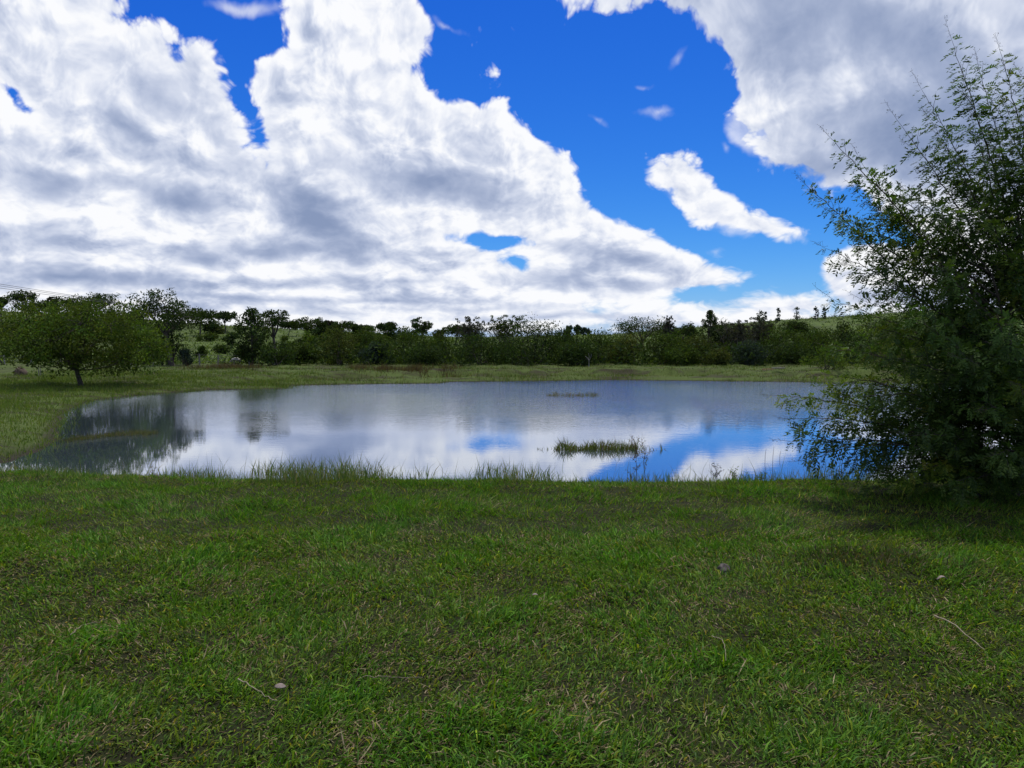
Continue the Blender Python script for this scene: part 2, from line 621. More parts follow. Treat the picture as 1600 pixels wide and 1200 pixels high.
m_ground, k, out = new_mat('ground')
pos = k.geom('Position')
gx_, gy_, gz_ = k.sep(pos)
fine = k.noise(pos, 9.0, 6.0, 0.65)
mid = k.noise(pos, 1.3, 5.0, 0.6)
big = k.noise(pos, 0.16, 4.0, 0.6)
soil = k.mix(fine, (0.009, 0.010, 0.005), (0.028, 0.026, 0.012))
turf = k.mix(mid, (0.012, 0.019, 0.005), (0.030, 0.040, 0.010))
near_c = k.mix(k.step(fine, 0.35, 0.62), soil, turf)
slope_a = k.mix(k.step(mid, 0.35, 0.7), (0.050, 0.080, 0.018), (0.110, 0.150, 0.034))
slope_c = k.mix(k.step(big, 0.42, 0.62), slope_a, (0.045, 0.060, 0.018))
furrow = k.step(k.noise(k.vmath('MULTIPLY', pos, (0.35, 1.3, 1.0)), 1.1, 4.0, 0.6), 0.36, 0.56)
bank_g = k.mix(mid, (0.048, 0.080, 0.016), (0.084, 0.108, 0.028))
bank_c = k.mix(furrow, (0.040, 0.038, 0.020), bank_g)
gc = k.mix(k.step(gy_, 12.5, 17.0), near_c, bank_c)
gc = k.mix(k.step(gy_, 46.0, 62.0), gc, slope_c)
mud = k.step(gz_, -0.50, -0.44)
gc = k.mix(mud, (0.030, 0.026, 0.018), gc)
pb = k.node('ShaderNodeBsdfPrincipled')
k.put(pb.inputs['Base Color'], gc)
pb.inputs['Roughness'].default_value = 0.95
pb.inputs['Specular IOR Level'].default_value = 0.1
bp = k.node('ShaderNodeBump')
bp.inputs['Strength'].default_value = 0.7
bp.inputs['Distance'].default_value = 0.05
k.put(bp.inputs['Height'], fine)
m_ground.node_tree.links.new(bp.outputs[0], pb.inputs['Normal'])
m_ground.node_tree.links.new(pb.outputs[0], out.inputs[0])
ground = link('ground', mesh_from('ground', np.stack([gx, gy, gz], -1).reshape(-1, 3), gf, smooth=True), m_ground, kind='structure')

# ------------------------------------------------------------------ water
m_water, k, out = new_mat('pond_water')
pos = k.geom('Position')
wx_, wy_, wz_ = k.sep(pos)
breeze = k.step(k.noise(k.vmath('MULTIPLY', pos, (0.5, 1.0, 1.0)), 0.10, 3.0, 0.55), 0.38, 0.62)
reach = k.step(wy_, 14.0, 32.0)
r1 = k.noise(k.vmath('MULTIPLY', pos, (1.0, 2.2, 1.0)), 3.2, 3.0, 0.55)
r2 = k.noise(k.vmath('MULTIPLY', pos, (1.0, 1.6, 1.0)), 11.0, 3.0, 0.6)
calm = k.step(wx_, -11.0, -6.0, 0.25, 1.0)
hgt = (r1 * 0.0016 + r2 * 0.0012 * (breeze * 0.8 + 0.2)) * (reach * 3.2 + k.step(wy_, 17.0, 36.0) * 22.0 + 0.22) * calm
bp = k.node('ShaderNodeBump')
bp.inputs['Strength'].default_value = 1.0
bp.inputs['Distance'].default_value = 1.0
k.put(bp.inputs['Height'], hgt)
body = k.node('ShaderNodeBsdfDiffuse')
body.inputs['Color'].default_value = (0.050, 0.068, 0.090, 1)
mir = k.node('ShaderNodeBsdfGlossy')
mir.inputs['Roughness'].default_value = 0.012
mir.inputs['Color'].default_value = (0.88, 0.92, 1.0, 1)
fr_ = k.node('ShaderNodeFresnel')
fr_.inputs['IOR'].default_value = 1.34
for q_ in (mir, fr_):
    m_water.node_tree.links.new(bp.outputs[0], q_.inputs['Normal'])
pw = k.node('ShaderNodeMixShader')
k.put(pw.inputs[0], k.math('POWER', S(k, fr_.outputs[0]), 0.42))
m_water.node_tree.links.new(body.outputs[0], pw.inputs[1])
m_water.node_tree.links.new(mir.outputs[0], pw.inputs[2])
m_water.node_tree.links.new(pw.outputs[0], out.inputs[0])
wv_ = np.array([(-34, 9.5, WATER_Z), (44, 9.5, WATER_Z), (44, 48, WATER_Z), (-34, 48, WATER_Z)], float)
link('pond_water', mesh_from('pond_water', wv_, np.array([[0, 1, 2, 3]])), m_water, kind='structure')

# ================================================================== grasses
def blades(x, y, z, length, width, lean, azim, curl, cols, full=True, twist=None):
    """one tapering, bending blade per entry; full: 5 points, otherwise 3"""
    m = len(x)
    root = np.stack([x, y, z], 1)
    dirv = np.stack([np.cos(azim), np.sin(azim), np.zeros(m)], 1)
    tw = rng.uniform(0, np.pi, m) if twist is None else twist
    side = np.stack([np.cos(tw), np.sin(tw), np.zeros(m)], 1) * (width / 2)[:, None]
    up = np.array([[0, 0, 1.0]])
    h1 = root + (dirv * np.sin(lean)[:, None] + up * np.cos(lean)[:, None]) * (length * 0.55)[:, None]
    l2 = np.clip(lean + curl, 0, 2.2)
    tip = h1 + (dirv * np.sin(l2)[:, None] + up * np.cos(l2)[:, None]) * (length * 0.45)[:, None]
    if full:
        v = np.stack([root - side * 0.7, root + side * 0.7, h1 - side, h1 + side, tip], 1).reshape(-1, 3)
        b = np.arange(m)[:, None] * 5
        f = np.concatenate([b + [[0, 1, 3]], b + [[0, 3, 2]], b + [[2, 3, 4]]], 1).reshape(-1, 3)
        c = np.repeat(cols, 5, axis=0)
    else:
        mid = (root + h1) * 0.5
        v = np.stack([mid - side, mid + side, tip], 1).reshape(-1, 3)
        v[0::3] = root - side
        v[1::3] = root + side
        f = np.arange(m * 3).reshape(-1, 3)
        c = np.repeat(cols, 3, axis=0)
    return v, f, c


def joined(parts):
    V, Fc, Cc, b = [], [], [], 0
    for v, f, c in parts:
        V.append(v)
        Fc.append(f + b)
        Cc.append(c)
        b += len(v)
    return np.concatenate(V), np.concatenate(Fc), np.concatenate(Cc)


GREEN = np.array([(0.072, 0.160, 0.014), (0.094, 0.190, 0.017), (0.125, 0.190, 0.024), (0.050, 0.118, 0.016)])
TAN = np.array([(0.22, 0.175, 0.090), (0.32, 0.26, 0.150), (0.14, 0.10, 0.055)])


def mixcols(pal, m, lo=0.75, hi=1.25):
    return pal[rng.integers(0, len(pal), m)] * rng.uniform(lo, hi, (m, 1))


def lawn_band(y0, y1, per_m2, wid, full):
    xm = 0.70 * y1 + 1.8
    m = int(per_m2 * (y1 - y0) * 2 * xm)
    x, y = rng.uniform(-xm, xm, m), rng.uniform(y0, y1, m)
    keep = np.abs(x) < 0.70 * y + 1.6
    x, y = x[keep], y[keep]
    sd = pond_sd(x, y)
    lush = fbm(x * 2.6, y * 2.6, 3, 21)
    dry = fbm(x * 3.4 + 40, y * 3.4, 4, 33, 0.7)
    thin = fbm(x * 5.5, y * 5.5, 2, 47)
    keep = (sd > 0.25) & (rng.uniform(0, 1, len(x)) < np.clip(0.78 + (lush - 0.45) * 1.6 + (thin - 0.5) * 1.1, 0.60, 1.0))
    x, y, lush, dry = x[keep], y[keep], lush[keep], dry[keep]
    m = len(x)
    z = height(x, y) - 0.004
    isdry = rng.uniform(0, 1, m) < np.clip(0.17 + (dry - 0.49) * 1.5, 0.08, 0.42)
    length = rng.gamma(6.0, 1 / 6.0, m) * (0.040 + 0.032 * np.clip((lush - 0.38) * 2.6, 0, 1))
    lean = np.abs(rng.normal(0.92, 0.42, m))
    lean = np.where(isdry, rng.uniform(0.9, 1.5, m), lean)
    flow = fbm(x * 0.9, y * 0.9, 2, 61) * 9.0
    az = flow + rng.normal(0, 1.3, m)
    curl = rng.uniform(-0.1, 1.2, m)
    c = mixcols(GREEN, m, 0.5, 1.5)
    c = c * (1 + (lush[:, None] - 0.5) * np.array([[-0.4, 0.3, -0.2]]))
    yel = rng.uniform(0, 1, m) < 0.10
    c[yel] = c[yel] * np.array([2.0, 1.25, 0.9])
    c[isdry] = mixcols(TAN, int(isdry.sum()), 0.55, 1.25)
    w = wid * rng.uniform(0.6, 1.3, m) * np.where(isdry, 0.75, 1.0)
    return blades(x, y, z, np.where(isdry, length * 1.15, length), w, lean, az, curl, np.clip(c, 0.004, 1), full)


lawn = [lawn_band(1.6, 2.8, 5500, 0.0078, True), lawn_band(2.8, 4.6, 10500, 0.0076, True), lawn_band(4.6, 6.6, 8800, 0.0082, True),
        lawn_band(6.6, 11.2, 6800, 0.0105, False)]
v, f, c = joined(lawn)
link('lawn_grass', mesh_from('lawn_grass', v, f, c), M_LAWN, kind='stuff', label='short patchy green lawn grass with dry straw in the foreground', category='grass')


def tuft_field(x, y, ln, wd, pal, lean=0.35, full=False, zoff=0.0, per=1, spread=0.1, lo=0.7, hi=1.3):
    x = np.repeat(x, per) + rng.normal(0, spread, len(x) * per)
    y = np.repeat(y, per) + rng.normal(0, spread, len(y) * per)
    ln = np.repeat(ln, per)
    m = len(x)
    z = np.maximum(height(x, y), WATER_Z - 0.05) + zoff
    ln = ln * rng.uniform(0.55, 1.2, m)
    return blades(x, y, z, ln, wd * rng.uniform(0.6, 1.3, m), np.abs(rng.normal(lean, 0.22, m)), rng.uniform(0, 6.283, m),
                  rng.uniform(0.0, 0.7, m), mixcols(pal, m, lo, hi), full)


# tall fringe along the near shore
SHORE = np.array([(0.060, 0.110, 0.025), (0.085, 0.130, 0.035), (0.110, 0.140, 0.050), (0.16, 0.15, 0.075)]) * 1.25
fr = []
m = 5200
x = rng.uniform(-11.5, 10.5, m)
y = rng.uniform(8.9, 11.8, m)
sd = pond_sd(x, y)
clump = fbm(x * 0.8, y * 0.5, 3, 77)
pxs = 800 + x / y * F_PX
side = np.interp(pxs, [-200, 150, 240, 300, 480, 560, 640, 660, 760, 900, 1100, 1200, 1300, 1700],
                 [0.12, 0.12, 0.18, 0.32, 0.28, 0.34, 0.18, 0.32, 0.26, 0.20, 0.16, 0.20, 0.26, 0.20])
keep = (sd > -0.5) & (sd < 2.3) & (rng.uniform(0, 1, m) < np.clip((clump - 0.40) * 4.0, 0.05, 1))
fr.append(tuft_field(x[keep], y[keep], side[keep] * (0.55 + 0.8 * clump[keep]), 0.0075, SHORE, 0.28, True, 0, 5, 0.05))
# sparse taller stalks
m = 500
x = rng.uniform(-8, 8, m)
y = rng.uniform(9.4, 11.3, m)
fr.append(tuft_field(x, y, np.full(m, 0.42), 0.005, SHORE * 0.8, 0.22, True, 0, 1, 0.02))
v, f, c = joined(fr)
link('shore_grass', mesh_from('shore_grass', v, f, c), M_REED, kind='stuff', label='tall thin grass fringing the near shore of the pond', category='grass')

# marsh on the left shore
MARSH = np.array([(0.100, 0.160, 0.024), (0.125, 0.180, 0.030), (0.080, 0.140, 0.024), (0.150, 0.175, 0.045)])
m = 30000
t = rng.uniform(0, 1, m) ** 0.65
y = 12.0 + t * 30
x = -rng.uniform(0.25, 1.05, m) * y
sd = pond_sd(x, y)
keep = (sd > -0.35) & (sd < 13) & (x > -0.95 * y) & ((x < -6) | (y > 16))
x, y, sd = x[keep], y[keep], sd[keep]
ln = np.where(sd < 1.2, 0.12, 0.18) * (0.6 + 0.9 * fbm(x * 0.4, y * 0.4, 3, 5))
mp = [tuft_field(x, y, ln, 0.020, MARSH, 0.30, False, 0, 3, 0.12)]
# the low reed spit standing in the water
spit = np.array([on_level(a, b, WATER_Z) for a, b in ((96, 690), (120, 688), (150, 684), (185, 680), (215, 678), (238, 680))])
q = rng.uniform(0, 1, 700) ** 0.8
sx = np.interp(q, np.linspace(0, 1, 6), spit[:, 0]) + rng.normal(0, 0.08, 700)
sy = np.interp(q, np.linspace(0, 1, 6), spit[:, 1]) + rng.normal(0, 0.22, 700)
mp.append(tuft_field(sx, sy, np.full(700, 0.13), 0.010, np.array([(0.09, 0.10, 0.035), (0.12, 0.095, 0.045), (0.06, 0.085, 0.03)]), 0.6, False, 0.06, 2, 0.05))
v, f, c = joined(mp)
link('marsh_grass', mesh_from('marsh_grass', v, f, c), M_REED, kind='stuff', label='soft green marsh grass covering the left shore of the pond', category='grass')

# far bank and the pasture behind it
BANK = np.array([(0.090, 0.145, 0.026), (0.115, 0.160, 0.036), (0.140, 0.140, 0.050), (0.060, 0.105, 0.024)])
m = 52000
y = 29 + rng.uniform(0, 1, m) * 27
x = rng.uniform(-0.82, 0.95, m) * y
sd = pond_sd(x, y)
keep = (sd > -0.25) & (sd < 12) & ((x > -11) | (y > 31))
x, y, sd = x[keep], y[keep], sd[keep]
bare = fbm(x * 0.35, y * 0.9, 3, 91)
keep = rng.uniform(0, 1, len(x)) < np.clip(0.25 + (bare - 0.38) * 3.2, 0.10, 1)
x, y, sd, bare = x[keep], y[keep], sd[keep], bare[keep]
ln = np.where(sd < 2.0, 0.20, 0.13) * (0.5 + 1.0 * bare)
bk = [tuft_field(x, y, ln, 0.030, BANK, 0.32, False, 0, 3, 0.15)]
# russet dry stand on the bank left of the middle
m = 900
pxr = np.concatenate([rng.choice([562, 598, 610, 640, 655, 700], 600) + rng.normal(0, 9, 600), rng.normal(350, 30, 300)])
yr = rng.normal(45.0, 0.9, m)
xr = (pxr - 800) / F_PX * yr
bk.append(tuft_field(xr, yr, np.full(m, 0.38), 0.030, np.array([(0.10, 0.065, 0.040), (0.075, 0.055, 0.032), (0.09, 0.08, 0.035)]), 0.18, False, 0, 3, 0.12))
v, f, c = joined(bk)
link('bank_grass', mesh_from('bank_grass', v, f, c), M_REED, kind='stuff', label='rough tufted grass over the far bank of the pond', category='grass')

# rough pasture on the hill slopes
HILL = np.array([(0.085, 0.125, 0.028), (0.110, 0.150, 0.034), (0.060, 0.095, 0.024), (0.045, 0.070, 0.022)]) * 1.15
m = 9000
d = 54 + rng.uniform(0, 1, m) ** 1.3 * 130
x = rng.uniform(-0.85, 0.85, m) * d
hf = tuft_field(x, d, 0.35 + 0.6 * fbm(x * 0.08, d * 0.08, 3, 13), 0.20, HILL, 0.75, False, -0.02, 4, 0.35)
link('pasture_grass', mesh_from('pasture_grass', *hf), M_REED, kind='stuff', label='tussocky bright green pasture on the low hills behind', category='grass')

# ================================================================== trees and bushes
def leaf_cards(cent, size, cols, flat=0.0, r=None):
    """diamond leaves of random attitude around the given points"""
    m = len(cent)
    a = rng.normal(0, 1, (m, 3))
    a[:, 2] *= (1 - flat)
    a /= np.linalg.norm(a, axis=1, keepdims=True) + 1e-9
    b = np.cross(a, rng.normal(0, 1, (m, 3)))
    b /= np.linalg.norm(b, axis=1, keepdims=True) + 1e-9
    s = (size * rng.uniform(0.6, 1.35, m))[:, None]
    v = np.stack([cent - a * s * 0.5, cent + b * s * 0.24, cent + a * s * 0.5, cent - b * s * 0.24], 1).reshape(-1, 3)
    f = np.arange(m * 4).reshape(-1, 4)
    return v, f, np.repeat(cols, 4, axis=0)


def limb(p0, p1, r0, r1, bend=0.12, k=6):
    p0, p1 = np.asarray(p0, float), np.asarray(p1, float)
    t = np.linspace(0, 1, k)[:, None]
    L = np.linalg.norm(p1 - p0)
    mid = rng.normal(0, bend * L * 0.5, 3)
    pts = p0 * (1 - t) + p1 * t + np.sin(t * np.pi) * mid + np.array([0, 0, 1.0]) * np.sin(t * np.pi) * bend * L * 0.3
    return pts, np.linspace(r0, r1, k)


PAL = {
    'dark': np.array([(0.030, 0.052, 0.014), (0.042, 0.066, 0.016), (0.026, 0.044, 0.016)]),
    'mid': np.array([(0.044, 0.071, 0.015), (0.056, 0.085, 0.016), (0.035, 0.058, 0.014)]),
    'olive': np.array([(0.054, 0.070, 0.018), (0.070, 0.084, 0.022), (0.042, 0.058, 0.017)]),
    'bright': np.array([(0.070, 0.108, 0.018), (0.088, 0.125, 0.022), (0.052, 0.086, 0.017)]),
    'grey': np.array([(0.050, 0.055, 0.036), (0.062, 0.062, 0.045), (0.042, 0.050, 0.030)]),
    'blue': np.array([(0.035, 0.055, 0.040), (0.045, 0.065, 0.048), (0.030, 0.048, 0.034)]),
}


def grow(kind, w, h, pal, nclump, per, leaf, sparse=1.0):
    """returns trunk paths and leaf arrays for a plant of width w and height h standing at the origin"""
    paths, C, Rr = [], [], []
    W = w / 2
    if kind in ('bush', 'twiggy'):
        lobes = []
        for i in range(rng.integers(5, 9)):
            a = rng.uniform(0, 6.283)
            rr = rng.uniform(0.15, 0.72)
            hh = (1 - rr * rr * 0.75) * rng.uniform(0.50, 0.90)
            lobes.append((W * rr * math.cos(a), W * rr * math.sin(a), h * hh, rng.uniform(0.28, 0.42)))
        lobes.append((0, 0, h * 0.80, 0.3))
        for i in range(nclump):
            lx, ly, lz, lr = lobes[rng.integers(0, len(lobes))]
            dv = rng.normal(0, 1, 3)
            dv /= np.linalg.norm(dv)
            q = lr * rng.uniform(0.55, 1.0)
            p = np.array([lx + dv[0] * q * W * 1.1, ly + dv[1] * q * W * 1.1, lz + dv[2] * q * h * 0.62])
            if rng.uniform() < 0.30:
                p[2] = rng.uniform(0.06, 0.5) * h
            p[2] = np.clip(p[2], 0.05 * h, h * 0.97)
            C.append(p)
            Rr.append(0.13 * w if kind == 'bush' else 0.08 * w)
        for lx, ly, lz, lr in lobes:
            paths.append(limb((rng.normal(0, 0.06 * w), rng.normal(0, 0.06 * w), -0.12), (lx, ly, lz), 0.022 * h, 0.006 * h, 0.15))
        if kind == 'twiggy':
            for i in range(60):
                a = rng.uniform(0, 6.283)
                rr = rng.uniform(0.1, 0.95)
                b0 = np.array([W * rr * math.cos(a) * 0.7, W * rr * math.sin(a) * 0.7, h * rng.uniform(0.35, 0.7)])
                tip = b0 + np.array([rng.normal(0, 0.08 * w), rng.normal(0, 0.08 * w), h * rng.uniform(0.25, 0.42)])
                tip[2] = min(tip[2], h * 1.05)
                paths.append(limb(b0, tip, 0.006 * h, 0.002 * h, 0.05, 4))
                C.append(tip * 0.5 + b0 * 0.5)
                Rr.append(0.05 * w)
                C.append(tip)
                Rr.append(0.03 * w)
    elif kind in ('umbrella', 'open', 'spread'):
        th = {'umbrella': 0.50, 'open': 0.40, 'spread': 0.20}[kind] * h
        lean = rng.normal(0, (0.012 if kind == 'spread' else 0.05) * w)
        top = np.array([lean, rng.normal(0, 0.03 * w), th])
        r0 = {'umbrella': 0.035, 'open': 0.03, 'spread': 0.034}[kind] * h
        paths.append(limb((0, 0, -0.15), top, r0, r0 * 0.7, 0.05))
        nl = {'umbrella': 9, 'open': 12, 'spread': 19}[kind]
        for i in range(nl):
            a = i / nl * 6.283 + rng.uniform(-0.3, 0.3)
            rr = math.sqrt(rng.uniform(0.03, 1.0)) * 0.86
            if kind == 'umbrella':
                z = h * (0.93 - 0.22 * rr * rr + rng.uniform(-0.05, 0.03))
            elif kind == 'open':
                z = h * (th / h + (1 - th / h) * rng.uniform(0.15, 0.90) * (1.1 - 0.6 * rr))
            else:
                z = h * (rng.uniform(0.27, 0.92) * (1 - 0.42 * rr * rr) + 0.05)
            end = np.array([W * rr * math.cos(a) + lean, W * rr * math.sin(a), z])
            paths.append(limb(top - np.array([0, 0, rng.uniform(0, 0.15) * th]), end, r0 * (0.30 if kind == 'spread' else 0.45), r0 * 0.10, 0.14))
            k = max(2, nclump // nl)
            for j in range(k):
                sp = {'umbrella': (0.20, 0.20, 0.085), 'open': (0.14, 0.14, 0.085), 'spread': (0.115, 0.115, 0.10)}[kind]
                p = end + np.array([rng.normal(0, sp[0] * w), rng.normal(0, sp[1] * w), rng.normal(0, sp[2] * h)])
                if kind == 'spread':
                    p[2] = np.clip(p[2], 0.20 * h, h * 0.97)
                rho = math.hypot(p[0] - lean, p[1]) / W
                if rho > 1:
                    p[0] = lean + (p[0] - lean) / rho
                    p[1] /= rho
                p[2] = min(p[2], h * 0.98)
                C.append(p)
                Rr.append({'umbrella': 0.12, 'open': 0.085, 'spread': 0.06}[kind] * w)
                if j % 2 == 0:
                    paths.append(limb(end, p, r0 * 0.10, r0 * 0.03, 0.1, 4))
    elif kind in ('tall', 'column'):
        r0 = 0.03 * h
        paths.append(limb((0, 0, -0.15), (rng.normal(0, 0.04 * w), 0, h * 0.92), r0, r0 * 0.15, 0.03, 9))
        lo = 0.10 if kind == 'tall' else 0.04
        for i in range(nclump):
            t = rng.uniform(lo, 1.0)
            prof = (math.sin(min(1.0, (t - lo) / (1 - lo) * 0.9 + 0.12) * math.pi)) ** 0.6
            a = rng.uniform(0, 6.283)
            rr = math.sqrt(rng.uniform(0.1, 1)) * prof * rng.uniform(0.75, 1.1)
            p = np.array([W * rr * math.cos(a), W * rr * math.sin(a), h * t * 0.97])
            C.append(p)
            Rr.append((0.11 if kind == 'tall' else 0.22) * w)
            if i % 3 == 0:
                paths.append(limb((0, 0, max(0.1, h * t * 0.85 - 0.1 * h)), p, r0 * 0.25, r0 * 0.06, 0.08, 4))
    C, Rr = np.array(C), np.array(Rr)
    k = len(C)
    tint = rng.uniform(0.72, 1.30, (k, 1)) * (1 + rng.normal(0, 0.07, (k, 3)))
    n_each = max(3, int(per * sparse))
    idx = np.repeat(np.arange(k), n_each)
    off = rng.normal(0, 1, (len(idx), 3))
    off *= (rng.uniform(0.2, 1, (len(idx), 1)) ** 0.5) / (np.linalg.norm(off, axis=1, keepdims=True) + 1e-9)
    off[:, 2] *= 0.75
    cent = C[idx] + off * Rr[idx][:, None] * 1.25
    cent[:, 2] = np.maximum(cent[:, 2], 0.03)
    cols = np.clip(mixcols(PAL[pal], len(idx), 0.7, 1.3) * tint[idx], 0.008, 0.2)
    return paths, leaf_cards(cent, np.full(len(idx), leaf), cols)


def place_tree(name, label, cat, group, kind, px, base_py, top_py, wpx, dist, pal, nclump, per, leaf, sparse=1.0, seed=None):
    """px / pixel rows of the photograph fix where it stands and how big it is"""
    global rng
    keep = rng
    rng = np.random.default_rng(seed if seed is not None else int(px * 7 + dist * 13 + top_py))
    a, b = ray(px, top_py)
    X, Y = a * dist, dist
    z0 = hz(X, Y)
    top = EYE + b * dist
    h = max(top - z0, 0.8) * (1.10 if kind == 'bush' else 1.04)
    w = wpx / F_PX * dist
    paths, (v, f, c) = grow(kind, w, h, pal, nclump, per, leaf, sparse)
    root = link(name, None, loc=(X, Y, z0), label=label, category=cat)
    if group:
        root['group'] = group
    tv, tf = tubes(paths, 5)
    link('trunk', mesh_from('trunk', tv, tf, smooth=True), M_BARK, root)
    link('crown', mesh_from('crown', v, f, c), M_LEAF, root, kind='stuff')
    rng = keep
    return root


HILLG = 'trees along the hill skyline'
THICK = 'bushes of the thicket behind the far bank'
T = place_tree
# the broad tree on the left shore and its neighbours
T('spreading_tree', 'broad low spreading tree with forked trunk on the left shore', 'tree', None, 'spread', 124, 598, 482, 238, 34.5, 'bright', 560, 60, 0.13, seed=5)
T('open_tree', 'tall tree with airy open crown beside the broad left tree', 'tree', None, 'open', 268, 578, 446, 96, 50, 'dark', 120, 44, 0.15, seed=8)
T('shrub', 'dark leafy shrub around the trunk of the airy tall tree', 'shrub', None, 'bush', 262, 560, 500, 72, 51.5, 'dark', 60, 36, 0.16)
T('dark_tree', 'dense dark upright tree above the bank left of the pole', 'tree', None, 'tall', 392, 575, 484, 62, 51, 'dark', 120, 40, 0.16)
T('dark_tree', 'dark flat topped tree touching the dense upright tree', 'tree', None, 'umbrella', 430, 560, 490, 42, 56, 'dark', 60, 36, 0.16)
T('shrub', 'low dark shrub at the foot of the dense upright tree', 'shrub', None, 'bush', 432, 576, 540, 62, 49.5, 'dark', 50, 36, 0.15)
T('shrub', 'blue green shrub low between broad tree and fence', 'shrub', None, 'bush', 292, 575, 548, 34, 50, 'blue', 30, 30, 0.14)
T('shrub', 'round dark shrub behind the pale fence post at far left', 'shrub', None, 'bush', 42, 581, 566, 16, 47, 'dark', 22, 30, 0.10)
T('shrub', 'bushy green shrub under the left end of the broad tree', 'shrub', None, 'bush', -12, 582, 520, 90, 52, 'mid', 60, 36, 0.16)
T('shrub', 'olive shrub behind the right side of the broad tree', 'shrub', None, 'bush', 225, 572, 516, 70, 54, 'olive', 60, 36, 0.16)
# hillside shrubs on the lit slope
for i, (px, tp, bp_, w_, d_, pl, lb) in enumerate([
        (326, 520, 548, 34, 100, 'mid', 'green shrub high on the lit slope right of the airy tree'),
        (345, 536, 562, 30, 74, 'dark', 'dark shrub on the lit slope above the grazing animal'),
        (318, 544, 566, 26, 66, 'mid', 'small green shrub low on the lit slope above the wire fence'),
        (362, 522, 550, 30, 92, 'dark', 'dark shrub tucked against the left side of the upright tree'),
        (338, 512, 530, 24, 120, 'olive', 'pale olive shrub near the crest of the lit slope'),
        (372, 545, 565, 20, 64, 'mid', 'small leafy shrub directly above the grazing animal'),
        (446, 528, 556, 26, 78, 'bright', 'bright green shrub on the slope left of the pole foot'),
        (470, 532, 562, 40, 70, 'dark', 'dark shrub at the foot of the pole'),
        (482, 520, 548, 34, 96, 'bright', 'sunny green shrub on the slope right of the pole'),
        (505, 522, 548, 30, 90, 'mid', 'mid green shrub halfway up the slope right of the pole')]):
    T('hillside_shrub', lb, 'shrub', 'shrubs on the lit slope', 'bush', px, bp_, tp, w_, d_, pl, 26, 26, d_ * 0.0034)
# skyline
for px, tp, w_, d_, kd, pl, lb in [
        (2, 466, 14, 120, 'umbrella', 'dark', 'dark tree on the skyline cut by the left picture edge'),
        (31, 458, 36, 120, 'umbrella', 'dark', 'dark lumpy tree standing on the skyline at far left'),
        (68, 474, 34, 115, 'umbrella', 'dark', 'low flat tree behind the top of the broad tree'),
        (82, 468, 22, 130, 'twiggy', 'grey', 'thin twiggy tree rising behind the top of the broad tree'),
        (112, 468, 40, 118, 'umbrella', 'dark', 'airy dark tree behind the crown of the broad tree'),
        (148, 464, 46, 116, 'umbrella', 'dark', 'domed dark tree behind the right top of the broad tree'),
        (174, 484, 30, 116, 'bush', 'dark', 'dark bush sloping down beside the domed skyline tree'),
        (214, 484, 44, 122, 'bush', 'dark', 'dark bush on the skyline left of the airy tall tree'),
        (312, 486, 34, 112, 'umbrella', 'dark', 'flat dark tree on the skyline right of the airy tall tree'),
        (330, 496, 30, 120, 'bush', 'dark', 'low dark skyline bush right of the flat dark tree'),
        (351, 490, 26, 125, 'umbrella', 'dark', 'small rounded skyline tree left of the dense upright tree'),
        (450, 505, 22, 125, 'umbrella', 'dark', 'small dark skyline tree left of the pole'),
        (482, 494, 44, 108, 'open', 'dark', 'big dark tree on the skyline right of the pole'),
        (500, 506, 34, 110, 'bush', 'dark', 'dark bush joined to the big skyline tree by the pole'),
        (511, 503, 12, 112, 'umbrella', 'grey', 'thin little tree beside the big skyline tree'),
        (536, 506, 34, 112, 'umbrella', 'dark', 'spreading dark skyline tree above the olive bush'),
        (556, 508, 12, 114, 'column', 'dark', 'slim little skyline tree above the olive bush'),
        (572, 511, 28, 114, 'umbrella', 'dark', 'low dark skyline tree left of the notched tree'),
        (603, 506, 24, 110, 'umbrella', 'dark', 'notched dark skyline tree with steep right side'),
        (628, 516, 56, 112, 'bush', 'dark', 'long dark bush sloping right on the skyline'),
        (660, 497, 28, 100, 'open', 'dark', 'lone leaning tree standing clear on the skyline'),
        (686, 518, 18, 108, 'twiggy', 'grey', 'small pale twiggy tree right of the lone leaning tree'),
        (711, 511, 32, 102, 'umbrella', 'dark', 'arched umbrella shaped tree on the skyline left of the thicket'),
        (590, 524, 60, 100, 'bush', 'mid', 'green bush on the slope below the notched tree'),
        (520, 512, 46, 118, 'bush', 'dark', 'dark bush between the big skyline tree and spreading tree')]:
    big_ = kd in ('open', 'bush')
    T('skyline_tree', lb, 'tree', HILLG, kd, px, 530, tp, w_ * 1.2, d_, pl, 70 if big_ else 60, 34, d_ * 0.0027)
